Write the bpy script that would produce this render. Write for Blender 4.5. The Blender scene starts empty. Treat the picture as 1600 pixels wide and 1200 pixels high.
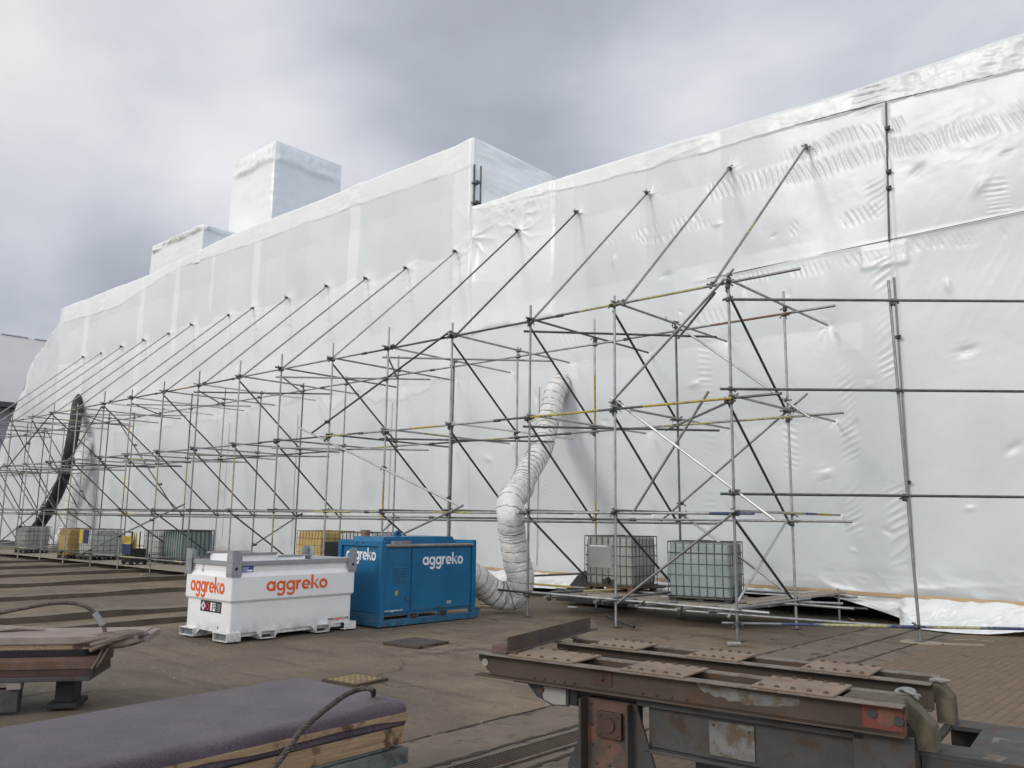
import bpy, bmesh, math, random
import numpy as np
from mathutils import Vector, Matrix
R = math.radians
random.seed(7); rng = np.random.default_rng(7)
scene = bpy.context.scene
COL = scene.collection

# ------------------------------------------------------------------ camera
H_CAM = 1.9
YAW, PIT, ROL, FPX = R(41.97), R(9.15), R(.68), 1311.0
_fw = Vector((-math.sin(YAW)*math.cos(PIT), math.cos(YAW)*math.cos(PIT), math.sin(PIT)))
_r = Vector((math.cos(YAW), math.sin(YAW), 0)); _u = _r.cross(_fw)
_r2 = _r*math.cos(ROL) + _u*math.sin(ROL); _u2 = -_r*math.sin(ROL) + _u*math.cos(ROL)
cam_data = bpy.data.cameras.new('camera'); cam = bpy.data.objects.new('camera', cam_data); COL.objects.link(cam)
cam_data.sensor_width = 36; cam_data.lens = FPX/1600*36; cam_data.clip_start = .05; cam_data.clip_end = 3000
cam.matrix_world = Matrix(((_r2.x, _u2.x, -_fw.x, 0), (_r2.y, _u2.y, -_fw.y, 0), (_r2.z, _u2.z, -_fw.z, H_CAM), (0, 0, 0, 1)))
scene.camera = cam
CAMO = Vector((0, 0, H_CAM))

def ray(u, v):
    return _r2*((u-800)/FPX) - _u2*((v-600)/FPX) + _fw
def at(u, v, ax, val):                      # the point of the plane axis=val seen at photo pixel (u, v)
    d = ray(u, v); return CAMO + d*((val-CAMO[ax])/d[ax])
def G(u, v, z=0.0): return at(u, v, 2, z)

# ------------------------------------------------------------------ world, sun, exposure
SUN_AZ = Vector((-.24, -.86, .45)).normalized()     # towards the sun: behind and left of the camera
w = bpy.data.worlds.new('World'); scene.world = w; w.use_nodes = True
nt = w.node_tree; nt.nodes.clear(); N = nt.nodes.new; L = nt.links.new
def wn(t, **k):
    n = N(t)
    for a, b in k.items(): setattr(n, a, b)
    return n
wo = wn('ShaderNodeOutputWorld'); tc = wn('ShaderNodeTexCoord')
sky = wn('ShaderNodeTexSky', sky_type='NISHITA', sun_disc=False)
sky.sun_elevation = math.asin(SUN_AZ.z); sky.sun_rotation = math.atan2(SUN_AZ.x, SUN_AZ.y)
bg1 = wn('ShaderNodeBackground'); bg1.inputs[1].default_value = .08; L(sky.outputs[0], bg1.inputs[0])
# cloud deck: fractal noise on the sky direction, stretched towards the horizon
sep = wn('ShaderNodeSeparateXYZ'); L(tc.outputs['Generated'], sep.inputs[0])
mp = wn('ShaderNodeMapping'); mp.inputs['Scale'].default_value = (1.0, 1.0, 1.7); mp.inputs['Location'].default_value = (5.3, 1.9, 2.2)
L(tc.outputs['Generated'], mp.inputs[0])
nz = wn('ShaderNodeTexNoise'); nz.inputs['Scale'].default_value = 3.4; nz.inputs['Detail'].default_value = 6
nz.inputs['Roughness'].default_value = .5; nz.inputs['Distortion'].default_value = .25
L(mp.outputs[0], nz.inputs['Vector'])
def math_node(op, a, b=None, clamp=False):
    n = wn('ShaderNodeMath', operation=op, use_clamp=clamp)
    for i, x in enumerate((a, b)):
        if x is None: continue
        if isinstance(x, (int, float)): n.inputs[i].default_value = x
        else: L(x, n.inputs[i])
    return n.outputs[0]
def blob(d, lo, hi, amp):                   # brighter or darker part of the cloud deck around direction d
    d = Vector(d).normalized()
    vm = wn('ShaderNodeVectorMath', operation='DOT_PRODUCT'); vm.inputs[1].default_value = d
    nrm = wn('ShaderNodeVectorMath', operation='NORMALIZE'); L(tc.outputs['Generated'], nrm.inputs[0]); L(nrm.outputs[0], vm.inputs[0])
    mr = wn('ShaderNodeMapRange', interpolation_type='SMOOTHSTEP')
    mr.inputs[1].default_value = math.cos(R(hi)); mr.inputs[2].default_value = math.cos(R(lo))
    mr.inputs[3].default_value = 0; mr.inputs[4].default_value = amp
    L(vm.outputs['Value'], mr.inputs[0]); return mr.outputs[0]
dens = math_node('MULTIPLY', math_node('SUBTRACT', nz.outputs[0], .5), .80)
dens = math_node('ADD', dens, .52)
for d, lo, hi, amp in ((ray(60, 130), 2, 25, .33), (ray(470, 340), 1, 12, .18), (ray(860, 80), 2, 14, -.03), (ray(1010, 190), 1, 8, .10),
                       (ray(60, 480), 2, 14, -.28), (ray(290, 420), 1, 8, -.10), (ray(1500, 20), 3, 24, .16), (ray(900, 235), 1, 7, -.05), (ray(620, 30), 2, 9, -.03)):
    dens = math_node('ADD', dens, blob(d, lo, hi, amp))
ramp = wn('ShaderNodeValToRGB'); cr = ramp.color_ramp
cr.elements[0].position = .16; cr.elements[0].color = (.325, .345, .405, 1)
cr.elements[1].position = .95; cr.elements[1].color = (.86, .875, .90, 1)
e = cr.elements.new(.5); e.color = (.495, .525, .60, 1)
L(dens, ramp.inputs[0])
tint = wn('ShaderNodeMix', data_type='RGBA', blend_type='MULTIPLY'); tint.inputs[7].default_value = (1.0, .968, .905, 1)   # warmer cloud round the veiled sun
L(blob(SUN_AZ, 10, 95, 1.0), tint.inputs[0]); L(ramp.outputs[0], tint.inputs[6])
bg2 = wn('ShaderNodeBackground'); L(tint.outputs[2], bg2.inputs[0])
glow = math_node('ADD', math_node('ADD', 1.0, blob(SUN_AZ, 5, 80, 1.05)), blob(SUN_AZ, 2, 13, 3.0))
glow = math_node('ADD', glow, blob((.85, -.25, .45), 10, 85, 1.0))
L(glow, bg2.inputs[1])
mixw = wn('ShaderNodeMixShader'); mixw.inputs[0].default_value = .93
L(bg1.outputs[0], mixw.inputs[1]); L(bg2.outputs[0], mixw.inputs[2]); L(mixw.outputs[0], wo.inputs[0])
sd = bpy.data.lights.new('sun', 'SUN'); sd.energy = 1.0; sd.angle = R(14); sd.color = (1, .93, .83)
sun = bpy.data.objects.new('sun', sd); COL.objects.link(sun); sun.rotation_euler = SUN_AZ.to_track_quat('Z', 'Y').to_euler()
scene.view_settings.view_transform = 'Standard'; scene.view_settings.look = 'None'
scene.view_settings.exposure = 0; scene.view_settings.gamma = 1; scene.view_settings.use_curve_mapping = False

# ------------------------------------------------------------------ helpers
def tag(o, label=None, cat=None, group=None, kind=None):
    if label: o['label'] = label
    if cat: o['category'] = cat
    if group: o['group'] = group
    if kind: o['kind'] = kind
    return o
def empty(name, loc=(0, 0, 0), rz=0.0, **k):
    o = bpy.data.objects.new(name, None); COL.objects.link(o); o.location = loc; o.rotation_euler = (0, 0, rz); o.empty_display_size = .2
    return tag(o, **k)
class MB:
    def __init__(s): s.v = []; s.f = []; s.m = []; s.s = []
    def add(s, vs, fs, mat=0, smooth=False):
        b = len(s.v); s.v += [tuple(p) for p in vs]
        for f in fs: s.f.append(tuple(b+i for i in f)); s.m.append(mat); s.s.append(smooth)
        return s
    def box(s, lo, hi, mat=0, M=None):
        x0, y0, z0 = lo; x1, y1, z1 = hi
        vs = [(x0, y0, z0), (x1, y0, z0), (x1, y1, z0), (x0, y1, z0), (x0, y0, z1), (x1, y0, z1), (x1, y1, z1), (x0, y1, z1)]
        if M is not None: vs = [M @ Vector(p) for p in vs]
        return s.add(vs, [(0, 3, 2, 1), (4, 5, 6, 7), (0, 1, 5, 4), (1, 2, 6, 5), (2, 3, 7, 6), (3, 0, 4, 7)], mat)
    def bbox(s, lo, hi, b=.01, mat=0, M=None):          # box with chamfered edges
        x0, y0, z0 = lo; x1, y1, z1 = hi
        b = min(b, (x1-x0)*.45, (y1-y0)*.45, (z1-z0)*.45)
        bm = bmesh.new(); bmesh.ops.create_cube(bm, size=1)
        for q in bm.verts: q.co = Vector(((x0+x1)/2+q.co.x*(x1-x0), (y0+y1)/2+q.co.y*(y1-y0), (z0+z1)/2+q.co.z*(z1-z0)))
        bmesh.ops.bevel(bm, geom=bm.edges[:], offset=b, segments=2, affect='EDGES', profile=.6)
        s.bm(bm, mat, M); return s
    def bm(s, bm, mat=0, M=None, smooth=False):
        bm.verts.index_update()
        vs = [M @ q.co if M is not None else q.co.copy() for q in bm.verts]
        s.add(vs, [[q.index for q in f.verts] for f in bm.faces], mat, smooth); bm.free(); return s
    def tube(s, p, q, r, n=10, mat=0, caps=True, r2=None):
        p = Vector(p); q = Vector(q); d = (q-p).normalized()
        a = d.orthogonal().normalized(); b = d.cross(a); r2 = r if r2 is None else r2
        vs = []
        for c, rr in ((p, r), (q, r2)):
            for i in range(n):
                t = 2*math.pi*i/n; vs.append(c + a*(rr*math.cos(t)) + b*(rr*math.sin(t)))
        s.add(vs, [(i, (i+1) % n, n+(i+1) % n, n+i) for i in range(n)], mat, True)
        if caps:
            s.add(vs[:n], [tuple(reversed(range(n)))], mat); s.add(vs[n:], [tuple(range(n))], mat)
        return s
    def path(s, pts, r, n=10, mat=0, closed=False, caps=True):
        pts = [Vector(p) for p in pts]; m = len(pts); rr = r if hasattr(r, '__len__') else [r]*m
        vs = []; up = None
        for i, c in enumerate(pts):
            d = (pts[min(i+1, m-1)]-pts[max(i-1, 0)]).normalized()
            if up is None: up = d.orthogonal().normalized()
            up = (up - d*up.dot(d)).normalized(); b = d.cross(up)
            for k in range(n):
                t = 2*math.pi*k/n; vs.append(c + up*(rr[i]*math.cos(t)) + b*(rr[i]*math.sin(t)))
        fs = [(i*n+k, i*n+(k+1) % n, (i+1)*n+(k+1) % n, (i+1)*n+k) for i in range(m-1) for k in range(n)]
        s.add(vs, fs, mat, True)
        if caps: s.add(vs[:n], [tuple(reversed(range(n)))], mat); s.add(vs[-n:], [tuple(range(n))], mat)
        return s
    def prism(s, poly, d0, d1, ax='y', mat=0, M=None):  # polygon in the two other axes, extruded along ax
        n = len(poly)
        def P(a, b, c):
            p = {'x': (c, a, b), 'y': (a, c, b), 'z': (a, b, c)}[ax]
            return M @ Vector(p) if M is not None else Vector(p)
        vs = [P(a, b, d0) for a, b in poly]+[P(a, b, d1) for a, b in poly]
        return s.add(vs, [tuple(range(n)), tuple(reversed(range(n, 2*n)))]+[(i, n+i, n+(i+1) % n, (i+1) % n) for i in range(n)], mat)
    def build(s, name, mats, parent=None, label=None):
        me = bpy.data.meshes.new(name); me.from_pydata(s.v, [], s.f)
        mats = mats if isinstance(mats, (list, tuple)) else [mats]
        for m in mats: me.materials.append(m)
        me.polygons.foreach_set('material_index', s.m); me.polygons.foreach_set('use_smooth', s.s)
        bm = bmesh.new(); bm.from_mesh(me); bmesh.ops.recalc_face_normals(bm, faces=bm.faces); bm.to_mesh(me); bm.free()
        me.update(); o = bpy.data.objects.new(name, me); COL.objects.link(o)
        if parent: o.parent = parent
        if label: o['label'] = label
        return o
def spline(pts, k=8):
    pts = [Vector(p) for p in pts]; out = []
    for i in range(len(pts)-1):
        p0 = pts[max(i-1, 0)]; p1 = pts[i]; p2 = pts[i+1]; p3 = pts[min(i+2, len(pts)-1)]
        for j in range(k):
            t = j/k; out.append(.5*((2*p1)+(p2-p0)*t+(2*p0-5*p1+4*p2-p3)*t*t+(3*p1-p0-3*p2+p3)*t**3))
    return out+[pts[-1]]

# numpy value noise
def _h(ix, iy, seed):
    n = (ix.astype(np.int64)*374761393 + iy.astype(np.int64)*668265263 + seed*974634777) & 0x7fffffff
    n = ((n ^ (n >> 13))*1274126177) & 0x7fffffff
    return ((n ^ (n >> 16)) & 0xffff)/65535.0
def vnoise(x, y, seed=0):
    x = np.asarray(x, float); y = np.asarray(y, float); ix = np.floor(x); iy = np.floor(y); fx = x-ix; fy = y-iy
    fx = fx*fx*fx*(fx*(fx*6-15)+10); fy = fy*fy*fy*(fy*(fy*6-15)+10)
    a = _h(ix, iy, seed); b = _h(ix+1, iy, seed); c = _h(ix, iy+1, seed); d = _h(ix+1, iy+1, seed)
    return (a+(b-a)*fx)+((c+(d-c)*fx)-(a+(b-a)*fx))*fy
def fbm(x, y, o=4, seed=0):
    s = 0; a = .5
    for i in range(o): s = s+a*(vnoise(x*2**i, y*2**i, seed+i)-.5); a *= .5
    return s
def ridge(x, y, o=3, seed=0):
    s = 0; a = .6
    for i in range(o): s = s+a*(1-np.abs(2*vnoise(x*2**i, y*2**i, seed+i)-1)); a *= .5
    return s
def sstep(a, b, x):
    t = np.clip((x-a)/(b-a), 0, 1); return t*t*(3-2*t)

# ------------------------------------------------------------------ materials
class Mat:
    def __init__(s, name):
        s.m = bpy.data.materials.new(name); s.m.use_nodes = True; s.t = s.m.node_tree
        s.b = s.t.nodes['Principled BSDF']; s.tc = s.t.nodes.new('ShaderNodeTexCoord')
    def n(s, t, **k):
        q = s.t.nodes.new(t)
        for a, b in k.items(): setattr(q, a, b)
        return q
    def l(s, a, b): s.t.links.new(a, b)
    def noise(s, scale, detail=4, rough=.55, coord='Object', stretch=None, dist=0):
        q = s.n('ShaderNodeTexNoise'); q.inputs['Scale'].default_value = scale; q.inputs['Detail'].default_value = detail
        q.inputs['Roughness'].default_value = rough; q.inputs['Distortion'].default_value = dist
        if stretch:
            mpn = s.n('ShaderNodeMapping'); mpn.inputs['Scale'].default_value = stretch; s.l(s.tc.outputs[coord], mpn.inputs[0]); s.l(mpn.outputs[0], q.inputs['Vector'])
        else: s.l(s.tc.outputs[coord], q.inputs['Vector'])
        return q.outputs[0]
    def ramp(s, fac, stops):
        q = s.n('ShaderNodeValToRGB'); c = q.color_ramp
        while len(c.elements) < len(stops): c.elements.new(.5)
        for el, (p, col) in zip(c.elements, stops):
            el.position = p; el.color = (*col, 1) if hasattr(col, '__len__') else (col, col, col, 1)
        s.l(fac, q.inputs[0]); return q.outputs[0]
    def mix(s, fac, a, b, mode='MIX'):
        q = s.n('ShaderNodeMix', data_type='RGBA', blend_type=mode)
        for i, x in ((0, fac), (6, a), (7, b)):
            if hasattr(x, 'links') or isinstance(x, bpy.types.NodeSocket): s.l(x, q.inputs[i])
            elif hasattr(x, '__len__'): q.inputs[i].default_value = (*x, 1)
            else: q.inputs[i].default_value = x
        return q.outputs[2]
    def math(s, op, a, b=0.0, clamp=False):
        q = s.n('ShaderNodeMath', operation=op, use_clamp=clamp)
        for i, x in enumerate((a, b)):
            if isinstance(x, (int, float)): q.inputs[i].default_value = x
            else: s.l(x, q.inputs[i])
        return q.outputs[0]
    def bump(s, h, strength=.3, dist=.01):
        q = s.n('ShaderNodeBump'); q.inputs['Strength'].default_value = strength; q.inputs['Distance'].default_value = dist
        s.l(h, q.inputs['Height']); s.l(q.outputs[0], s.b.inputs['Normal']); return q
    def set(s, col=None, rough=None, metal=None, spec=None):
        for k, x in (('Base Color', col), ('Roughness', rough), ('Metallic', metal), ('Specular IOR Level', spec)):
            if x is None: continue
            i = s.b.inputs[k]
            if isinstance(x, bpy.types.NodeSocket): s.l(x, i)
            elif hasattr(x, '__len__'): i.default_value = (*x, 1)
            else: i.default_value = x
        return s
def mat_worn(name, c1, c2, scale=6, rough=(.5, .8), metal=0, bump=.2, bscale=60, bdist=.004, rust=0, rustcol=(.11, .05, .025), lo=.4, hi=.65, stretch=None, spec=.5):
    m = Mat(name)
    col = m.ramp(m.noise(scale, 5, .6, stretch=stretch), [(lo-.1, c1), (hi+.05, c2)])
    if rust:
        k = m.ramp(m.noise(scale*1.7, 6, .65), [(.62-rust*.3, 0.0), (.70-rust*.2, 1.0)])
        col = m.mix(k, col, rustcol)
    r = m.n('ShaderNodeMapRange'); r.inputs[3].default_value = rough[0]; r.inputs[4].default_value = rough[1]
    m.l(m.noise(scale*3, 3), r.inputs[0])
    m.set(col, r.outputs[0], metal, spec)
    if bump: m.bump(m.noise(bscale, 4), bump, bdist)
    return m.m
M = {}
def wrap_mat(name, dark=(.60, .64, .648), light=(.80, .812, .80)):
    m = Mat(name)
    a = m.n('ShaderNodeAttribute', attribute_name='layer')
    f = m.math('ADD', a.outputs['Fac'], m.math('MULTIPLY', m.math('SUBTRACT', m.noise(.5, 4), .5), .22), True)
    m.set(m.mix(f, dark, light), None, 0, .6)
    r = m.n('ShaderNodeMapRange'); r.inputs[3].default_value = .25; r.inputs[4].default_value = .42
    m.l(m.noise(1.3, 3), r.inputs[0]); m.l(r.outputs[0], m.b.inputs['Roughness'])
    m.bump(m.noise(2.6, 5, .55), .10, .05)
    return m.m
M['wrap'] = wrap_mat('shrink_wrap'); M['wrapb'] = wrap_mat('shrink_wrap_bluish', (.58, .62, .645), (.72, .755, .77))  # bluer, darker copy; also the painted shade on turned-away box faces
M['hull'] = mat_worn('dark_hull', (.012, .012, .014), (.03, .03, .03), 2, (.6, .9))
M['batten'] = mat_worn('pine_batten', (.42, .29, .16), (.55, .41, .25), 3, (.6, .8), stretch=(1, 6, 6))
def galv(name, c1, c2):
    m = Mat(name); inf = m.n('ShaderNodeObjectInfo')
    k = m.ramp(m.noise(5, 5, .65), [(.32, c1), (.68, c2)])
    hs = m.n('ShaderNodeHueSaturation'); v = m.n('ShaderNodeMapRange'); v.inputs[3].default_value = .72; v.inputs[4].default_value = 1.25
    m.l(inf.outputs['Random'], v.inputs[0]); m.l(v.outputs[0], hs.inputs['Value']); m.l(k, hs.inputs['Color'])
    m.set(hs.outputs[0], m.ramp(m.noise(14, 4), [(.3, .34), (.7, .6)]), .75, .5); m.bump(m.noise(90, 3), .15, .002)
    return m.m
M['galv'] = galv('galvanised_tube', (.235, .24, .235), (.40, .405, .395))
M['bright'] = galv('bright_new_tube', (.50, .51, .50), (.66, .67, .66))
M['old_shade_tube'] = galv('dull_dark_tube', (.085, .088, .086), (.17, .175, .17))  # dull tubes; doubles as painted underside shade on the transverse braces
M['yellow'] = mat_worn('yellow_band_paint', (.34, .25, .03), (.50, .37, .05), 9, (.45, .7), 0, .1, rust=.35, rustcol=(.16, .15, .13))
M['paleyellow'] = mat_worn('faded_yellow_paint', (.33, .31, .12), (.46, .43, .20), 9, (.45, .7), 0, .1, rust=.4, rustcol=(.20, .20, .19))
M['bluepaint'] = mat_worn('blue_band_paint', (.02, .035, .10), (.05, .07, .17), 9, (.4, .6), 0, .1, rust=.3, rustcol=(.15, .15, .15))
M['rusttube'] = mat_worn('rusty_tube', (.16, .08, .045), (.25, .20, .17), 5, (.6, .8), .2, .2)
M['coupler'] = mat_worn('coupler_steel', (.06, .06, .055), (.17, .165, .155), 30, (.5, .75), .6, .2, rust=.2)
M['board'] = mat_worn('weathered_board', (.20, .17, .13), (.36, .32, .26), 2.2, (.75, .9), 0, .35, 40, .004, stretch=(1, 7, 7))
M['pine'] = mat_worn('sawn_pine', (.22, .145, .078), (.38, .27, .16), 3.2, (.65, .85), 0, .5, 40, .006, stretch=(14, 1, 22), rust=.24, rustcol=(.085, .05, .027))
M['greywood'] = mat_worn('grey_painted_timber', (.09, .11, .105), (.17, .185, .17), 4, (.7, .9), 0, .4, 40, .006, rust=.3, rustcol=(.06, .055, .05))
M['oak'] = mat_worn('mossy_oak', (.055, .048, .031), (.135, .110, .072), 5, (.75, .95), 0, .5, 45, .006, stretch=(2, 2, .6))
def felt(name, c1, c2):
    m = Mat(name)
    m.set(m.mix(m.ramp(m.noise(105, 4, .9), [(.30, .12), (.62, 1.0)]), (.012, .009, .014), m.ramp(m.noise(3, 5), [(.3, c1), (.7, c2)])), .95, 0, .15)
    m.b.inputs['Sheen Weight'].default_value = .25
    m.bump(m.math('ADD', m.noise(120, 4, .8), m.math('MULTIPLY', m.noise(22, 4, .6), .8)), .9, .012); return m.m
M['felt'] = felt('purple_felt', (.105, .075, .093), (.162, .119, .144)); M['feltdark'] = felt('dark_felt', (.016, .012, .017), (.034, .025, .034))
M['steelrope'] = mat_worn('greasy_wire_rope', (.05, .04, .035), (.13, .105, .09), 25, (.5, .75), .5, .3)
M['slab'] = mat_worn('dusty_slab', (.22, .175, .15), (.31, .26, .23), 3, (.8, .95), 0, .3)
M['brownsteel'] = mat_worn('red_oxide_steel', (.085, .045, .035), (.15, .095, .075), 4, (.6, .85), .1, .25, rust=.3)
M['darkred'] = mat_worn('dark_red_oxide', (.042, .020, .016), (.072, .036, .028), 4, (.6, .85), 0, .2)
M['greysteel'] = mat_worn('grey_painted_steel', (.040, .039, .037), (.070, .068, .064), 3, (.5, .75), .1, .25, rust=.34, rustcol=(.055, .034, .021))
M['darksteel'] = mat_worn('dark_painted_steel', (.028, .030, .031), (.055, .056, .055), 3, (.5, .75), .1, .25, rust=.25, rustcol=(.07, .04, .022))
M['rustbeam'] = mat_worn('weathered_brown_steel', (.045, .033, .024), (.082, .061, .044), 3, (.55, .8), .15, .35, rust=.3, rustcol=(.085, .045, .022))
M['flange'] = mat_worn('worn_flange_steel', (.12, .100, .082), (.21, .18, .15), 6, (.5, .75), .2, .3, rust=.25, rustcol=(.12, .075, .045))
M['plate'] = mat_worn('dusty_cover_plate', (.17, .128, .083), (.255, .195, .132), 5, (.7, .9), 0, .3, rust=.2, rustcol=(.20, .12, .07))
M['platered'] = mat_worn('pinkish_cover_plate', (.165, .120, .086), (.255, .190, .138), 5, (.7, .9), 0, .3, rust=.15, rustcol=(.22, .08, .06))
M['redlead'] = mat_worn('red_lead_paint', (.20, .06, .035), (.10, .075, .055), 4, (.6, .8), 0, .3, rust=.55, rustcol=(.065, .052, .042))
M['redpaint'] = mat_worn('bright_red_paint', (.125, .026, .020), (.165, .042, .031), 9, (.6, .8), 0, .25, rust=.25, rustcol=(.10, .06, .04))
M['patch'] = mat_worn('flaking_pale_paint', (.115, .118, .115), (.20, .20, .19), 5, (.6, .85), 0, .3, rust=.5, rustcol=(.10, .072, .045))
M['rag'] = mat_worn('dusty_canvas', (.11, .085, .065), (.20, .16, .13), 7, (.85, .98), 0, .5, 90, .005)
M['sleeve'] = mat_worn('grey_sleeve', (.20, .20, .19), (.27, .27, .26), 8, (.6, .8))
def tank_paint():
    m = Mat('white_tank_paint'); c = m.ramp(m.noise(1.5, 4), [(.3, (.74, .745, .74)), (.7, (.80, .80, .79))])
    c = m.mix(m.ramp(m.noise(3.5, 7, .7, stretch=(3.2, 3.2, .35)), [(.56, 0.0), (.76, .16)]), c, (.42, .39, .34)); c = m.mix(m.ramp(m.noise(16, 6, .75), [(.68, 0.0), (.75, .35)]), c, (.36, .31, .25))
    sp_ = m.n('ShaderNodeSeparateXYZ'); m.l(m.tc.outputs['Object'], sp_.inputs[0]); mr_ = m.n('ShaderNodeMapRange', interpolation_type='SMOOTHSTEP')
    mr_.inputs[1].default_value = .36; mr_.inputs[2].default_value = .02; m.l(sp_.outputs['Z'], mr_.inputs[0])
    c = m.mix(m.math('MULTIPLY', m.math('MULTIPLY', mr_.outputs[0], m.ramp(m.noise(7, 7, .75), [(.38, 0.0), (.62, 1.0)])), .55), c, (.15, .125, .095))      # mud splashed up from the yard
    m.set(c, m.ramp(m.noise(5, 4), [(.3, .28), (.7, .5)])); m.bump(m.noise(2.2, 2), .08, .02); return m.m
M['white'] = tank_paint()
M['bolt'] = mat_worn('zinc_bolt', (.4, .4, .4), (.55, .55, .55), 20, (.35, .5), .8, 0)
M['greyrail'] = mat_worn('grey_rail_paint', (.23, .245, .25), (.31, .325, .33), 3, (.4, .6), 0, .05)
def unit_paint():
    m = Mat('blue_unit_paint'); c = m.ramp(m.noise(1.6, 5), [(.3, (.006, .105, .225)), (.7, (.011, .140, .285))])
    c = m.mix(m.ramp(m.noise(11, 7, .75, stretch=(1, 1, .35)), [(.63, 0.0), (.70, .55)]), c, (.035, .075, .11)); c = m.mix(m.ramp(m.noise(26, 5, .75), [(.68, 0.0), (.74, .6)]), c, (.10, .17, .22))
    sp_ = m.n('ShaderNodeSeparateXYZ'); m.l(m.tc.outputs['Object'], sp_.inputs[0]); mr_ = m.n('ShaderNodeMapRange', interpolation_type='SMOOTHSTEP')
    mr_.inputs[1].default_value = .36; mr_.inputs[2].default_value = .02; m.l(sp_.outputs['Z'], mr_.inputs[0])
    c = m.mix(m.math('MULTIPLY', m.math('MULTIPLY', mr_.outputs[0], m.ramp(m.noise(7, 7, .75), [(.38, 0.0), (.62, 1.0)])), .65), c, (.15, .125, .095))      # mud splashed up from the yard
    m.set(c, m.ramp(m.noise(5, 4), [(.3, .34), (.7, .6)]), 0, .4); m.bump(m.noise(2.4, 3), .15, .02); return m.m
M['blue'] = unit_paint()
M['bluedark'] = mat_worn('blue_scuffed_skid', (.010, .085, .16), (.03, .15, .26), 5, (.5, .7), 0, .15, rust=.3, rustcol=(.05, .055, .06))
M['orange'] = mat_worn('orange_lettering', (.70, .10, .012), (.75, .13, .02), 4, (.4, .5), 0, 0)
M['whitelet'] = mat_worn('white_lettering', (.70, .72, .73), (.78, .79, .8), 4, (.4, .5), 0, 0)
M['black'] = mat_worn('black_print', (.012, .012, .012), (.02, .02, .02), 4, (.4, .6), 0, 0)
M['hazred'] = mat_worn('hazard_red', (.55, .03, .06), (.6, .04, .08), 4, (.4, .5), 0, 0)
M['plateblue'] = mat_worn('blue_data_plate', (.02, .06, .28), (.03, .08, .33), 4, (.3, .5), 0, 0)
M['pocket'] = mat_worn('fork_pocket_shadowed_steel', (.10, .11, .12), (.16, .17, .18), 6, (.6, .8))
M['gutter'] = mat_worn('grey_gutter', (.17, .16, .15), (.27, .26, .245), 6, (.5, .7), .1)
def plastic(name, c1, c2, tr=0):
    m = Mat(name); m.set(m.ramp(m.noise(2.5, 4), [(.3, c1), (.7, c2)]), .38, 0, .4); m.bump(m.noise(4, 3), .15, .02); return m.m
M['ibcgrey'] = plastic('dull_bottle_plastic', (.27, .28, .25), (.36, .37, .335)); M['ibcblue'] = plastic('pale_green_grey_bottle', (.235, .285, .275), (.32, .375, .36))
M['ibcamber'] = plastic('amber_stained_bottle', (.34, .22, .07), (.48, .34, .13)); M['ibcwhite'] = plastic('milky_bottle', (.40, .42, .40), (.52, .54, .52))
M['ibcslate'] = plastic('slate_blue_bottle', (.17, .225, .235), (.23, .29, .30)); M['ibcyellow'] = plastic('straw_yellow_bottle', (.42, .30, .10), (.56, .42, .17))
M['ibcblue_full'] = plastic('filled_green_grey_bottle', (.205, .255, .25), (.285, .34, .33)); M['ibcwhite_full'] = plastic('filled_milky_bottle', (.33, .35, .33), (.44, .46, .44)); M['ibcgrey_full'] = plastic('filled_dull_bottle', (.235, .24, .21), (.32, .325, .29))
M['cage'] = mat_worn('cage_tube', (.075, .08, .075), (.15, .16, .15), 12, (.5, .7), .5, .1, rust=.15)
M['cageamber'] = mat_worn('rust_stained_cage', (.22, .16, .07), (.34, .26, .13), 12, (.5, .7), .2, .1)
M['pallet'] = mat_worn('dirty_pallet', (.03, .028, .025), (.075, .065, .05), 8, (.7, .9), 0, .3)
M['rustpallet'] = mat_worn('rusty_pallet_foot', (.10, .05, .03), (.16, .09, .06), 8, (.7, .9), 0, .3)
M['idplate'] = mat_worn('grey_id_plate', (.27, .27, .25), (.34, .34, .315), 3, (.5, .7), 0, 0)
M['darkplate'] = mat_worn('charcoal_plate', (.05, .05, .055), (.075, .075, .08), 3, (.5, .7), 0, 0)
M['signyellow'] = mat_worn('yellow_panel', (.42, .31, .04), (.50, .38, .06), 3, (.4, .6), 0, 0)
M['signblue'] = mat_worn('navy_panel', (.02, .026, .09), (.03, .04, .12), 3, (.4, .6), 0, 0)
def duct_mat(name, c1, c2):
    m = Mat(name); m.set(m.ramp(m.noise(4, 6, .65), [(.3, c1), (.7, c2)]), .5, 0, .4)
    m.bump(m.noise(11, 5, .6, dist=1.2), .8, .035); return m.m
M['duct'] = duct_mat('white_duct_cloth', (.64, .63, .59), (.80, .79, .755)); M['ductblack'] = duct_mat('black_duct_cloth', (.010, .012, .011), (.022, .026, .024))
M['ductrib'] = mat_worn('duct_wire_rib', (.15, .15, .14), (.24, .24, .225), 10, (.6, .8)); M['ductribblack'] = mat_worn('black_duct_rib', (.008, .009, .009), (.02, .022, .02), 10, (.5, .7))
M['shed'] = mat_worn('pale_roof_sheet', (.46, .45, .44), (.54, .53, .515), .12, (.8, .95), 0, .2, .6, .05)
M['shedwall'] = mat_worn('grey_cladding', (.27, .285, .31), (.34, .355, .38), .3, (.7, .9), 0, 0)
M['shedtrim'] = mat_worn('dark_eaves', (.04, .045, .05), (.07, .075, .08), .3, (.6, .8), 0, 0)
M['debriswood'] = mat_worn('splintered_wood', (.22, .17, .12), (.34, .28, .21), 6, (.8, .95), 0, .4)
M['manhole'] = mat_worn('cast_iron_cover', (.055, .046, .037), (.095, .080, .064), 12, (.5, .75), .3, .4, 70, .006)
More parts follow.
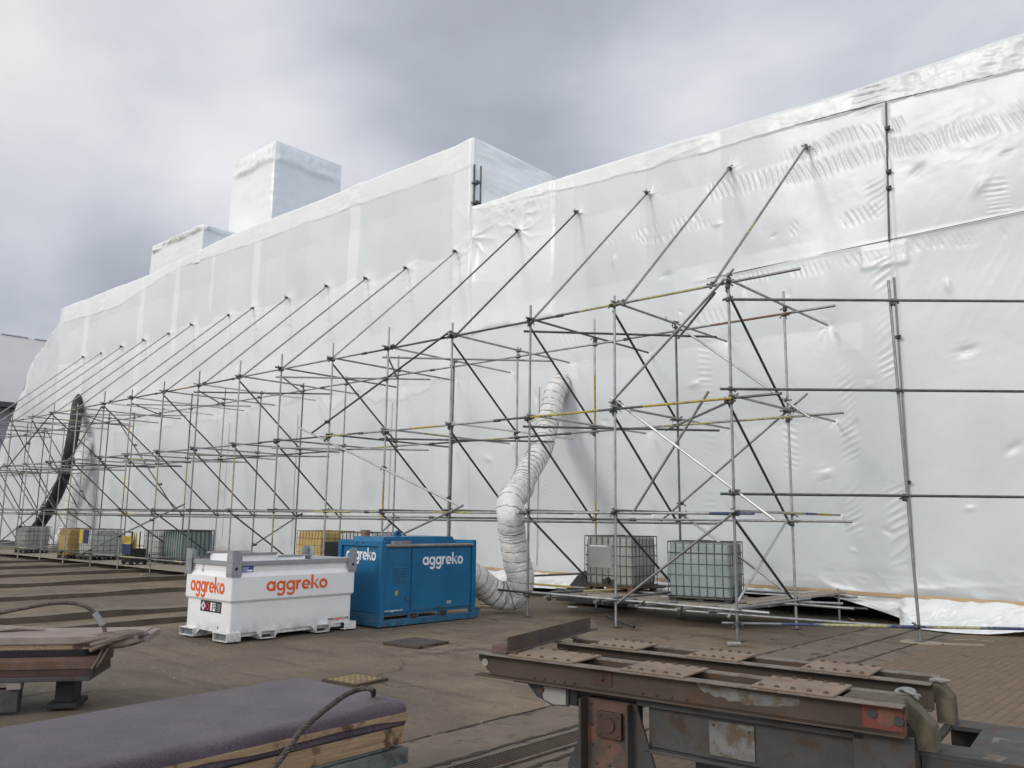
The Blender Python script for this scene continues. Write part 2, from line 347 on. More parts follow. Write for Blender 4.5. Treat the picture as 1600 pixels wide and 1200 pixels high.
def chequer():
    m = Mat('yellow_chequer_cover'); b = m.n('ShaderNodeTexChecker'); b.inputs['Scale'].default_value = 22
    m.l(m.tc.outputs['Object'], b.inputs[0])
    c = m.mix(b.outputs['Fac'], (.30, .21, .06), (.14, .11, .06)); c = m.mix(m.ramp(m.noise(9, 5), [(.45, 0.0), (.7, 1.0)]), c, (.10, .085, .06))
    m.set(c, .7); m.bump(b.outputs['Fac'], .6, .01); return m.m
M['chequer'] = chequer()
def ground_mat():
    m = Mat('yard_ground'); big = m.noise(.16, 6, .6, dist=.4); mid = m.noise(.9, 7, .62, dist=.5); fine = m.noise(14, 6, .7)
    c = m.ramp(mid, [(.30, (.104, .076, .050)), (.50, (.180, .138, .094)), (.72, (.235, .184, .129))])
    c = m.mix(m.ramp(big, [(.42, 0.0), (.62, .75)]), c, (.104, .086, .064))
    c = m.mix(m.ramp(m.noise(2.6, 8, .7, dist=1.2), [(.60, 0.0), (.70, .55)]), c, (.245, .200, .150))
    c = m.mix(m.ramp(m.noise(1.7, 8, .72, dist=1.5), [(.62, 0.0), (.69, .8)]), c, (.050, .039, .030))
    sp = m.ramp(m.noise(75, 3, .7), [(.68, 0.0), (.75, .4)]); c = m.mix(sp, c, (.27, .23, .185))
    vo = m.n('ShaderNodeTexVoronoi', feature='DISTANCE_TO_EDGE'); vo.inputs['Scale'].default_value = .33
    wn_ = m.n('ShaderNodeMapping'); m.l(m.tc.outputs['Object'], wn_.inputs[0])
    nvec = m.n('ShaderNodeTexNoise'); nvec.inputs['Scale'].default_value = 1.4; nvec.inputs['Detail'].default_value = 6; m.l(m.tc.outputs['Object'], nvec.inputs['Vector'])
    va = m.n('ShaderNodeVectorMath', operation='MULTIPLY_ADD'); va.inputs[1].default_value = (1.1, 1.1, 0); m.l(nvec.outputs['Color'], va.inputs[0]); m.l(wn_.outputs[0], va.inputs[2]); m.l(va.outputs[0], vo.inputs['Vector'])
    crack = m.ramp(vo.outputs['Distance'], [(.004, 1.0), (.012, 0.0)])
    crack = m.math('MULTIPLY', crack, m.ramp(m.noise(.5, 3), [(.48, 0.0), (.60, .55)]))
    c = m.mix(crack, c, (.022, .017, .013))
    smear = m.noise(1.0, 6, .65, stretch=(.55, 2.6, 1), dist=.6); c = m.mix(m.ramp(smear, [(.52, 0.0), (.66, .5)]), c, (.062, .05, .038))
    c = m.mix(.35, c, m.ramp(fine, [(.3, .55), (.7, 1.4)]), 'MULTIPLY')
    m.set(c, m.ramp(mid, [(.3, .55), (.6, .92)]), 0, .35)
    h = m.math('SUBTRACT', m.math('ADD', m.math('MULTIPLY', mid, 1.0), m.math('MULTIPLY', fine, .4)), m.math('MULTIPLY', crack, .8)); m.bump(h, .7, .04); return m.m
M['ground'] = ground_mat()
def brick_mat():
    m = Mat('brick_paving'); b = m.n('ShaderNodeTexBrick'); b.offset = .5
    mpn = m.n('ShaderNodeMapping'); mpn.inputs['Rotation'].default_value = (0, 0, R(90)); m.l(m.tc.outputs['Object'], mpn.inputs[0]); m.l(mpn.outputs[0], b.inputs['Vector'])
    b.inputs['Scale'].default_value = 1; b.inputs['Brick Width'].default_value = .20; b.inputs['Row Height'].default_value = .10
    b.inputs['Mortar Size'].default_value = .009; b.inputs['Mortar Smooth'].default_value = .3
    b.inputs['Color1'].default_value = (.155, .105, .068, 1); b.inputs['Color2'].default_value = (.195, .135, .088, 1); b.inputs['Mortar'].default_value = (.118, .085, .058, 1)
    c = m.mix(m.ramp(m.noise(1.2, 6, .65), [(.35, .1), (.62, .85)]), b.outputs['Color'], (.165, .122, .082))
    c = m.mix(m.ramp(m.noise(5, 6, .7), [(.55, 0.0), (.7, .6)]), c, (.06, .045, .033))
    m.set(c, .85, 0, .3); h = m.math('SUBTRACT', m.math('MULTIPLY', m.noise(20, 4), .5), m.math('MULTIPLY', b.outputs['Fac'], 1.0)); m.bump(h, .6, .012); return m.m
M['brick'] = brick_mat()
M['concrete'] = mat_worn('track_concrete', (.115, .090, .066), (.175, .140, .105), 2, (.75, .95), 0, .4, 30, .01, rust=.25, rustcol=(.05, .042, .034))
M['slot'] = mat_worn('slot_dirt_pocket_shade', (.022, .017, .012), (.055, .043, .032), 8, (.8, .95), 0, .3)
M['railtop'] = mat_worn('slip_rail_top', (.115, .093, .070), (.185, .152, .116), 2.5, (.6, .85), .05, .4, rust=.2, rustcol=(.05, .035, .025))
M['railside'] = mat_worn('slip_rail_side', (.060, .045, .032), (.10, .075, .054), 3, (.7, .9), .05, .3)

# ------------------------------------------------------------------ setting
YF, YB, YW = 13.0, 15.25, 17.5
def sheet(name, x0, y0, x1, y1, z, mat, kind='structure'):
    o = MB().add([(x0, y0, z), (x1, y0, z), (x1, y1, z), (x0, y1, z)], [(0, 1, 2, 3)]).build(name, mat); o['kind'] = kind; return o
g = MB()                                    # yard, slightly uneven near the camera
nx = 90; ny = 80
gx = np.linspace(-30, 12, nx); gy = np.linspace(-4, 30, ny); GX, GY = np.meshgrid(gx, gy)
GZ = fbm(GX*.35, GY*.35, 4, 11)*.05
edge = np.minimum(np.minimum(sstep(-30, -26, GX), 1-sstep(9, 12, GX)), np.minimum(sstep(-4, -1, GY), 1-sstep(26, 30, GY)))
GZ = -.012+GZ*edge*.5 - .012*edge
vs = list(zip(GX.ravel(), GY.ravel(), GZ.ravel())); fs = [(j*nx+i, j*nx+i+1, (j+1)*nx+i+1, (j+1)*nx+i) for j in range(ny-1) for i in range(nx-1)]
g.add(vs, fs, 0, True)
Z0 = -.012
for x0, y0, x1, y1 in ((-900, -900, -30, 900), (12, -900, 900, 900), (-30, -900, 12, -4), (-30, 30, 12, 900)):
    g.add([(x0, y0, Z0), (x1, y0, Z0), (x1, y1, Z0), (x0, y1, Z0)], [(0, 1, 2, 3)])
g.build('ground', M['ground'])['kind'] = 'structure'
sheet('brick_paving', -4.18, -6, 14, 26, .010, M['brick'])
sheet('track_concrete', -5.75, -6, -4.18, 17.2, .006, M['concrete'])
bpy.data.objects['track_concrete'].name = 'track_path'
for nm, x, wd, ya, yb in (('track_slot', -5.02, .05, -6, 17), ('track_slot', -4.46, .045, -6, 17), ('track_slot', -5.72, .03, -6, 17)):
    m_ = MB(); n = 150
    for k in range(n):
        if random.random() < .06: continue
        y0 = ya+(yb-ya)*k/n; y1 = ya+(yb-ya)*(k+1)/n
        j = lambda: random.uniform(-.018, .018)
        m_.add([(x-wd/2+j(), y0, .0115), (x+wd/2+j(), y0, .0115), (x+wd/2+j(), y1, .0115), (x-wd/2+j(), y1, .0115)], [(0, 1, 2, 3)])
    m_.build('track_slot', M['slot'])['kind'] = 'structure'
# slotted drain grating between the slots
gr = empty('drain_grate', (-4.75, 5.2, .012), label='long slotted drain grating in the track between two dirt filled slots', cat='drain grate')
m_ = MB(); m_.box((-.15, -2.6, 0), (-.125, 1.6, .014)); m_.box((.125, -2.6, 0), (.15, 1.6, .014))
m_.build('frame', M['flange'], gr)
m_ = MB()
for k in range(105): m_.box((-.125, -2.6+.04*k, .001), (.125, -2.6+.04*k+.017, .011))
m_.build('bars', M['rustbeam'], gr)
m_ = MB(); m_.add([(-.125, -2.6, .0008), (.125, -2.6, .0008), (.125, 1.6, .0008), (-.125, 1.6, .0008)], [(0, 1, 2, 3)]); m_.build('trough', M['slot'], gr)

# slipway rails running under the ship
rl = [(-15.02, 'nearest the white fuel tank'), (-16.65, 'second from the white fuel tank'), (-20.95, 'third from the white fuel tank'),
      (-24.7, 'fourth from the white fuel tank'), (-28.6, 'fifth from the white fuel tank'), (-32.6, 'farthest but one from the white fuel tank'), (-36.6, 'farthest from the white fuel tank')]
for x, wh in rl:
    h_ = .085 if x < -16 else .06; m_ = MB(); n = 90; wd = .55 if x < -16 else .4
    ys = np.linspace(-3, 17, n+1)
    for k in range(n):
        a = fbm(np.array([ys[k]*1.1, ys[k+1]*1.1]), np.array([x, x]), 4, 5)*.10; hh = h_*(1+1.1*fbm(np.array([ys[k]*.7, ys[k+1]*.7]), np.array([x+9, x+9]), 4, 6))
        v_ = [(x+a[0], ys[k], -.03), (x+a[1], ys[k+1], -.03), (x+a[0]-.03, ys[k], hh[0]), (x+a[1]-.03, ys[k+1], hh[1]), (x-wd+a[0], ys[k], hh[0]-.012), (x-wd+a[1], ys[k+1], hh[1]-.012), (x-wd-.7, ys[k], -.03), (x-wd-.7, ys[k+1], -.03)]
        m_.add(v_, [(0, 1, 3, 2)], 1); m_.add(v_, [(2, 3, 5, 4), (4, 5, 7, 6)], 0)
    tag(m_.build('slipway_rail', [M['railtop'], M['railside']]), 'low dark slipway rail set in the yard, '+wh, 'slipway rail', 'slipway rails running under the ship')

# far shed
sh = empty('shed', (-80, 20, 0), label='large grey shed with low pitched pale roof beyond the bow', cat='shed')
m_ = MB(); m_.add([(1.2, -60, 11.2), (1.2, 70, 11.2), (-10, 70, 19.0), (-10, -60, 19.0), (-21, -60, 11.2), (-21, 70, 11.2)], [(0, 1, 2, 3), (3, 2, 5, 4)])
for k in range(44): m_.box((-10.15, -60+3*k, 18.95), (-9.85, -60+3*k+2.4, 19.06), 1)
m_.build('roof', [M['shed'], M['shedwall']], sh)
m_ = MB(); pts = []
for k in range(433):
    y = -60+.3*k; pts += [(.0 if k % 2 else .12, y)]
for k in range(432): m_.add([(pts[k][0], pts[k][1], 0), (pts[k+1][0], pts[k+1][1], 0), (pts[k+1][0], pts[k+1][1], 10.9), (pts[k][0], pts[k][1], 10.9)], [(0, 1, 2, 3)])
m_.box((-20, -59.9, 0), (-.2, -59.6, 11.0)); m_.box((-20, 69.6, 0), (-.2, 69.9, 11.0)); m_.box((-20.2, -60, 0), (-20, 70, 11.0)); m_.build('wall', M['shedwall'], sh)
m_ = MB(); m_.box((.2, -60, 10.75), (1.35, 70, 11.17)); m_.build('gutter', M['shedtrim'], sh)

# ------------------------------------------------------------------ the wrapped ship
ship = empty('wrapped_ship', (-25, 17.5, 0), label='long ship shrouded in glossy white shrink wrap sheeting with a boxed funnel on top', cat='wrapped ship')
SO = Vector((-25, 17.5, 0))
TIPS = [(-6.94, 10.18), (-8.81, 10.18), (-11.1, 10.16), (-13.36, 10.2), (-15.51, 10.16), (-18.08, 10.07), (-20.39, 9.99), (-22.49, 10.03), (-24.74, 10.16),
        (-27.28, 10.16), (-29.77, 10.16), (-31.64, 10.16), (-34.68, 10.2), (-36.92, 10.11), (-39.31, 10.13), (-41.75, 10.13), (-44.23, 10.11), (-46.43, 10.18)]
XS = [-6.66, -9.06, -11.19, -13.54, -15.79, -18.06, -20.46, -22.68, -25.14, -27.52, -29.95, -32.27, -34.75, -37.2, -39.65, -42.1, -44.6, -47.0, -49.4]
TIES = [(x+.05, z) for x in XS for z in (6.06, 4.06, 2.09)]
def topz(X):
    a = np.interp(X, [-50.2, -39.4, -32, -24, -17.45], [13.5, 13.42, 13.78, 13.68, 13.68])
    b = np.interp(X, [-17.45, -13.8, -10.4, -7, 8], [11.33, 11.4, 11.33, 11.2, 11.24])
    return np.where(X < -17.44, a, b)
def bandz(X):
    a = np.interp(X, [-50, -43, -36.5, -30, -21.4, -17.45], [12.6, 12.35, 13.2, 13.0, 12.85, 12.72])
    b = np.interp(X, [-17.45, -14.4, -12.4, -7, -5.2, -2.7, 8], [11.2, 11.05, 10.9, 10.75, 10.66, 10.46, 10.4])
    return np.where(X < -17.44, a, b)
def pleat(a): return 1-2*np.abs(np.sin(a))**.55
def ticks(X, Z, z0, x0, x1, wz, amp, per, seed, slope=0.0):      # a row of short upright pleats along a seam
    zz = z0+slope*(X-(x0+x1)/2)+(vnoise(X*1.3, X*0, seed)-.5)*.14
    env = np.exp(-((Z-zz)/wz)**4)*sstep(x0-.15, x0+.15, X)*(1-sstep(x1-.15, x1+.15, X))*sstep(.22, .5, vnoise(X*1.7, X*0+3, seed+1))
    return amp*env*pleat((X+.35*(Z-zz))*np.pi/per+3.2*vnoise(X*2.2, Z*1.5, seed+2))*(.35+.9*vnoise(X*5, Z*.5, seed+4))
def side_ticks(X, Z, x0, wx, z0, z1, amp, per, seed, lean=.35):
    env = np.exp(-((X-x0)/wx)**4)*sstep(z0-.1, z0+.1, Z)*(1-sstep(z1-.1, z1+.1, Z))*sstep(.25, .5, vnoise(Z*1.4, Z*0, seed))
    return amp*env*pleat((Z+lean*(X-x0))*np.pi/per+4*vnoise(Z*1.7, X*1.7, seed+2))*(.3+1.0*vnoise(X*.8, Z*4, seed+4))
def star(X, Z, x, z, h, r, amp, n, seed, rr):                     # sheet drawn to a point with radiating folds
    dx = X-x; dz = Z-z; d = np.sqrt(dx*dx+dz*dz)+1e-4; th = np.arctan2(dz, dx)
    return h*np.exp(-d/r)+amp*np.exp(-(d/rr)**2)*sstep(.03, .16, d)*pleat(n*th/2+3.5*vnoise(th*1.3+9, d*2.5, seed))*np.maximum(vnoise(th*1.6+9, d*1.2, seed+3)*1.7-.35, 0)
PUCK = [(-7.5, 6.9, 3), (-4.3, 6.5, 4), (-4.05, 5.2, 9), (-5.9, 4.7, 6), (-6.2, 3.9, 5), (-3.6, 8.35, 7), (-3.1, 8.9, 8), (-8.6, 7.0, 2), (-10.6, 7.9, 1), (-9.2, 8.9, 1), (-4.7, 9.0, 2),
        (-6.4, 1.35, 5), (-5.7, 1.75, 4), (-6.9, 2.9, 6), (-10.2, 6.9, 3), (-12.2, 8.6, 1), (-3.4, 3.3, 4), (-4.2, 2.2, 3), (-14.8, 5.2, 2), (-16.6, 3.6, 1), (-12.5, 4.4, 1), (-9.9, 5.1, 2), (-7.8, 8.3, 4)]
def wrapD(X, Z):
    near = sstep(-16, -8, X)
    d = fbm(X*.30, Z*.34, 2, 21)*.15 + fbm(X*.8, Z*.8, 2, 31)*.022*(.5+.5*near)
    d = d + (fbm(X*4.5, Z*3.2, 3, 33))*.0035
    # drum-tight panels between the frames
    ph = np.interp(X, XS[::-1], np.arange(len(XS))[::-1].astype(float))
    d = d + .03*np.abs(np.sin(np.pi*ph))*np.sin(np.pi*np.clip((Z % 2)/2, 0, 1))
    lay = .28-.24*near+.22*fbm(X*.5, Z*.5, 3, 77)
    tz = topz(X); bz = bandz(X)+fbm(X*1.9, X*0, 4, 41)*.07
    inb = sstep(-.02, .02, Z-bz)
    d = d + inb*(.011+ (ridge(X*1.5, Z*2.6, 3, 51)-.5)*.05*np.maximum(vnoise(X*.9, Z*.5, 52)*1.5-.45, 0)) + .013*np.exp(-((Z-bz)/.022)**2)*sstep(.5, .62, vnoise(X*1.6, X*0, 53))
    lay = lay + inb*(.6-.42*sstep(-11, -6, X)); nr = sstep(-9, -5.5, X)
    d = d + inb*nr*((ridge(X*2.6+Z*2.0, Z*5.5, 3, 54)-.55)*.035*sstep(.4, .6, vnoise(X*1.4, Z*1.2, 55)))
    # overlapped upright joins, mostly on the tall part
    for x, wd, z0 in ((-23.35, .55, 9.6), (-29.8, .5, 9.8), (-36.6, .5, 8.6), (-40.0, .5, 7.0), (-46.7, .6, 6.0), (-33.3, .22, 10.5)):
        c = x+(Z-12)*.02; k = sstep(-wd/2-.03, -wd/2+.03, X-c+fbm(Z*1.3, Z*0, 3, 61)*.12)*(1-sstep(wd/2-.03, wd/2+.03, X-c+fbm(Z*1.1, Z*0+5, 3, 62)*.12))*sstep(z0-.2, z0+.2, Z)
        d = d+k*.014; lay = lay+k*.5
    # lower sheets lapped under the brace heads
    k = (1-sstep(-18.6, -18.2, X))*(1-sstep(-.05, .05, Z-(9.95+fbm(X*.8, X*0, 3, 71)*.9)))*sstep(-.05, .05, Z-(6.0+fbm(X*.7, X*0+9, 3, 72)*1.4))
    d = d+k*.012; lay = lay+k*.33
    # crumpled repair sheet at the step in the roof line
    e0 = fbm(Z*1.6, Z*0, 3, 81)*.25; kx = sstep(-18.35, -18.25, X+e0)*(1-sstep(-14.3, -14.2, X+e0*.4))*sstep(7.35, 7.5, Z+fbm(X*1.1, X*0, 3, 82)*.4)
    d = d+kx*(.03+(ridge(X*.8, Z*.5, 2, 83)-.5)*.05); lay = lay+kx*.42
    d = d+kx*.09*np.exp(-np.abs(X+17.35-(Z-9)*.03)/.16)
    d = d+kx*(star(X, Z, -17.3, 10.35, .05, .2, .026, 9, 85, 1.1)+star(X, Z, -15.51, 10.16, .05, .2, .020, 10, 86, .9))
    d = d+ .03*np.exp(-(((X+15.6)**2/1.6+(Z-11.0)**2/.12)))*ridge(X*4, Z*4, 3, 88)*2
    # brace heads and tie tubes press out dimples
    for i, (x, z) in enumerate(TIPS):
        s = 1 if x > -18 else 1.25
        d = d+np.where((np.abs(X-x) < 1.5) & (np.abs(Z-z) < 1.7), star(X, Z, x, z, .05, .12, .0045*s, 7+i % 5, 100+i, .34), 0)
        if x < -17: lay = lay + .5*np.exp(-((X-x-.15)/.28)**4-((Z-z+.25)/.55)**4); d = d+.03*np.exp(-((X-x-.1)/.3)**4-((Z-z+.7)/.7)**4)*(ridge(X*5, Z*5, 2, 130+i)-.5)
    for i, (x, z) in enumerate(TIES):
        d = d+np.where((np.abs(X-x) < 1.3) & (np.abs(Z-z) < 1.3), star(X, Z, x, z, -.05, .18, .007, 9+i % 5, 200+i, .38), 0)
    # pleats along the seams at the near end
    for a in ((10.12, -8.1, -4.9, .16, .011, .13, 1, .02), (9.55, -9.4, 0, .20, .013, .145, 2, -.035), (9.15, -12.5, -9.6, .12, .006, .15, 3, .02), (8.35, -7.4, -5.4, .16, .012, .12, 4, .0), (8.95, -11.4, -9.3, .1, .006, .14, 5, .0),
              (7.42, -10, -3.2, .13, .007, .13, 6, .0), (9.75, -3, 6, .22, .014, .15, 7, .03), (7.75, 0, 7, .18, .011, .14, 8, .0), (6.7, -14.3, -8.8, .16, .006, .16, 9, .0)):
        z0, x0, x1, wz, am, pe, se, sl = a
        d = d+ticks(X, Z, z0, x0, x1, wz, am*1.25, pe, 300+se*7, sl)
    d = d+side_ticks(X, Z, -5.47, .20, 1.1, 7.3, .013, .17, 401, -.5)+side_ticks(X, Z, -5.5, .22, 7.7, 9.0, .012, .14, 402, -.7)+side_ticks(X, Z, -5.55, .35, 10.55, 11.3, .02, .12, 403, .1)
    d = d+side_ticks(X, Z, -4.1, .16, 7.7, 8.4, .009, .13, 404, .1)+side_ticks(X, Z, -3.35, .2, 7.7, 8.5, .009, .11, 405, .1)+side_ticks(X, Z, -7.6, .16, 3.0, 4.9, .007, .15, 406, .5)+side_ticks(X, Z, -6.35, .17, 1.7, 5.3, .009, .15, 407, -.6)
    d = d+side_ticks(X, Z, -9.6, .16, 1.6, 6.3, .006, .14, 408, .2)+side_ticks(X, Z, 1.0, .2, 1.3, 7.0, .012, .16, 409, .4)+side_ticks(X, Z, -14.5, .13, .7, 3.0, .01, .11, 410, -.7)
    for i, (x, z, n) in enumerate(PUCK):
        th = random_angles[i]; q = (X-x)*math.cos(th)+(Z-z)*math.sin(th); p = -(X-x)*math.sin(th)+(Z-z)*math.cos(th); k = .6+.8*(i*37 % 11)/11
        m = (np.abs(X-x) < .8) & (np.abs(Z-z) < .8); t_ = .022*k*np.exp(-(q/(.06*k))**2-(p/(.13*k))**2)*(1 if i % 2 else -1)
        if n > 4: t_ = t_+.007*k*np.exp(-(q/.15)**2-(p/(.17*k))**2)*pleat(q*np.pi/(.075+.05*k)+2.5*vnoise(p*4, q*4, i))*np.maximum(vnoise(p*3, q*3, i+50)*1.6-.3, 0)
        d = d+np.where(m, t_, 0)
    # long faint tension folds between the tie points, and the edges of the sheet widths
    d = d+.010*(ridge(X*.55+Z*.32, Z*.28-X*.10, 2, 97)-.6)*sstep(.4, .75, vnoise(X*.33, Z*.3, 98))
    d = d+.006*(ridge(X*2.1-Z*1.3, Z*.30+X*.14, 2, 99)-.6)*sstep(.5, .8, vnoise(X*.4, Z*.45, 94))
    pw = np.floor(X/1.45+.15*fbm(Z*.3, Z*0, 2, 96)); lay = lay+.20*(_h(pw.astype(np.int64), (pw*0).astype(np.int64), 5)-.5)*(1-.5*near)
    # seam ridges
    sz = 7.62+.012*(X+9)-.006; sm = sstep(-10, -9.6, X)
    d = d+sm*.008*np.exp(-((Z-sz)/.05)**2)
    xs = np.where(Z > 7.6, -5.24, -5.27); d = d+.016*np.exp(-((X-xs)/.05)**2)*(Z < bz)
    d = d+.05*np.exp(-(np.maximum(np.abs(X+5.45)-.42, 0)/.05)**2-(np.maximum(np.abs(Z-7.35)-.18, 0)/.06)**2)*.5
    lay = lay+.55*np.exp(-(np.maximum(np.abs(X+5.45)-.38, 0)/.06)**2-(np.maximum(np.abs(Z-7.38)-.2, 0)/.05)**2)
    lay = lay+.35*np.exp(-(np.maximum(np.abs(X+6.2)-.2, 0)/.03)**2-(np.maximum(np.abs(Z-5.75)-.25, 0)/.03)**2)
    # gathered at the foot
    foot = 1-sstep(.45, 1.3, Z)
    d = d+foot*((ridge(X*.9+Z*.8, Z*2.2, 3, 91)-.5)*.08)*(.25+.75*vnoise(X*.6, Z*0, 92))
    # crease lines near the top of the near end
    t = sstep(-9, -4, X)*sstep(7.9, 9.6, Z)
    d = d+t*(ridge(X*1.3+Z*.6, Z*2.4-X*.4, 3, 95)-.6)*.018*sstep(.45, .62, vnoise(X*1.1, Z*1.3, 96))
    return d, np.clip(lay, 0, 1)
random_angles = [random.uniform(0, 3.14) for _ in range(60)]
def grid_mesh(name, P, lay, mat, parent):
    ny, nx, _ = P.shape; me = bpy.data.meshes.new(name)
    V = P.reshape(-1, 3)-np.array(parent.location if parent else (0, 0, 0)); me.vertices.add(len(V)); me.vertices.foreach_set('co', V.ravel())
    idx = np.arange(ny*nx).reshape(ny, nx); q = np.stack([idx[:-1, :-1], idx[:-1, 1:], idx[1:, 1:], idx[1:, :-1]], -1).reshape(-1, 4)
    nq = len(q); me.loops.add(nq*4); me.loops.foreach_set('vertex_index', q.ravel().astype(np.int32))
    me.polygons.add(nq); me.polygons.foreach_set('loop_start', np.arange(0, nq*4, 4, dtype=np.int32)); me.polygons.foreach_set('loop_total', np.full(nq, 4, dtype=np.int32))
    me.polygons.foreach_set('use_smooth', np.ones(nq, bool)); me.materials.append(mat); me.update(calc_edges=True); me.validate()
    a = me.attributes.new('layer', 'FLOAT', 'POINT'); a.data.foreach_set('value', lay.ravel().astype(np.float32))
    o = bpy.data.objects.new(name, me); COL.objects.link(o)
    if parent: o.parent = parent
    return o
def cols(x0, x1):
    xs = [x1]
    while xs[-1] > x0:
        x = xs[-1]; xs.append(x-(.026 if x > -12 and x < -1 else (.05 if x >= -1 else min(.026+(-12-x)*.0035, .12))))
    xs[-1] = x0; return np.array(xs[::-1])
def wall_piece(name, x0, x1, nz):
    xs = cols(x0, x1); t = np.linspace(0, 1, nz); X = np.repeat(xs[None], nz, 0)
    tz = topz(xs-(1e-3 if x1 < -17 else 0))+fbm(xs*1.2, xs*0, 4, 15)*.035
    Z = .42+(tz[None]-.42)*t[:, None]
    d, lay = wrapD(X, Z)
    endfade = sstep(0, .12, np.abs(X-x0))*sstep(0, .12, np.abs(X-x1))
    e = 1-sstep(0, .05, tz[None]-Z); Y = YW-d*endfade+e*.03
    return grid_mesh(name, np.stack([X, Y, Z], -1), lay, M['wrap'], ship)
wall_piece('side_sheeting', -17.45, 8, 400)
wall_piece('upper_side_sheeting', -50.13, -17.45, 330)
# bow
BOWK = .09
def bow_y(x): return YW+BOWK*max(-50.13-x, 0)**1.15
bo_ = []
for u_, v_ in ((98, 481), (94, 502), (68, 541), (47, 573), (36, 610), (19, 653), (5, 692), (-9, 740), (-20, 800), (-28, 880)):
    y_ = YW
    for _ in range(30): y_ = bow_y(at(u_, v_, 1, y_).x)
    p_ = at(u_, v_, 1, y_); bo_.append((p_.z, p_.x))
bo_.sort(); zo = np.array([max(q[0], 0) for q in bo_]); xo = np.array([q[1] for q in bo_])
zz = np.linspace(.2, 13.5, 220); tt = np.linspace(0, 1, 90); Z = np.repeat(zz[:, None], 90, 1); X0 = np.interp(zz, [0, 8.7, 13.5], [-50.13, -50.13, -50.13])
X = X0[:, None]+(np.interp(zz, zo, xo)-X0)[:, None]*(1-tt)[None]
d = fbm(X*.5, Z*.5, 3, 5)*.16+(ridge(X*.8, Z*.7, 3, 6)-.5)*.12*(1-tt)[None]
Y = YW+BOWK*(-50.13-X)**1.15*1.0-d*sstep(0, .3, -50.13-X)
edgeband = sstep(.80, .86, (1-tt)[None]+fbm(Z*1.2, Z*0, 3, 8)*.1)
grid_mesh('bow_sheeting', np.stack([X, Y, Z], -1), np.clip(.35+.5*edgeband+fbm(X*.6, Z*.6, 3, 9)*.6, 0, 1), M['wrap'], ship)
m_ = MB(); yb = bow_y      # the far side of the bow
lo = [(np.interp(z, zo, xo), yb(np.interp(z, zo, xo)), z) for z in zo]; hi = [(-50.13, 31, z) for z in zo]
for k in range(len(zo)-1): m_.add([lo[k], lo[k+1], hi[k+1], hi[k]], [(0, 1, 2, 3)])
m_.v = [tuple(Vector(p)-SO) for p in m_.v]; m_.build('far_bow_sheeting', M['wrapb'], ship)
# face of the step in the roof line, with its shrunken folds
def face_grid(name, fn, nu, nv, mat, lay=.5, amp=.05, sc=1.2, seed=0, aniso=1.0, nrm=(1, 0, 0)):
    u, v = np.meshgrid(np.linspace(0, 1, nu), np.linspace(0, 1, nv)); P = fn(u, v)
    a = P[..., 0]+P[..., 1]; b = P[..., 2]
    d = (ridge(a*sc, b*sc*aniso, 3, seed)-.5)*amp+fbm(a*.5, b*.5, 3, seed+4)*amp*1.5
    e = np.minimum(np.minimum(u, 1-u), np.minimum(v, 1-v)); d = d*sstep(0, .04, e)
    P = P+np.array(nrm)[None, None]*d[..., None]
    return grid_mesh(name, P, np.clip(lay+fbm(a*.8, b*.8, 3, seed+7)*.7, 0, 1), mat, ship)
St = lambda *a: np.stack(a, -1)
face_grid('step_face_sheeting', lambda u, v: St(-17.45+u*0, 17.5+u*13.5, 11.2+v*(13.68-11.2-.02*u)), 220, 70, M['wrap'], .85, .22, .55, 3, 2.6)  # paler sheet colour here stands in for skylight on this face
face_grid('roof_sheeting', lambda u, v: St(-17.45+u*25.45, 17.56+v*13.5, topz(-17.43+u*25.4)-.10+v*.02), 120, 60, M['wrapb'], .6, .08, .6, 12, 1, (0, 0, 1))
face_grid('roof_sheeting', lambda u, v: St(-50.13+u*32.66, 17.56+v*13.5, topz(-50.13+u*32.66)-.10+v*.02), 120, 60, M['wrapb'], .6, .08, .6, 13, 1, (0, 0, 1))
m_ = MB(); m_.box((-25.1, 13.5, .0), (7.55, 13.6, 13.5)); m_.box((7.55, 13.5, .0), (33, 13.6, 11.1)); m_.box((32.9, .05, .0), (33, 13.5, 11.15)); m_.build('far_side_sheeting', M['wrapb'], ship)
# scaffold upright showing in the corner of the step
m_ = MB(); m_.tube((7.6, -.02, 11.2), (7.6, -.02, 12.75), .035); m_.tube((7.75, .12, 11.3), (7.75, .12, 12.7), .03)
for z in (11.5, 12.15): m_.box((7.55, -.09, z-.035), (7.78, .1, z+.035))
m_.build('corner_upright', M['old_shade_tube'], ship)
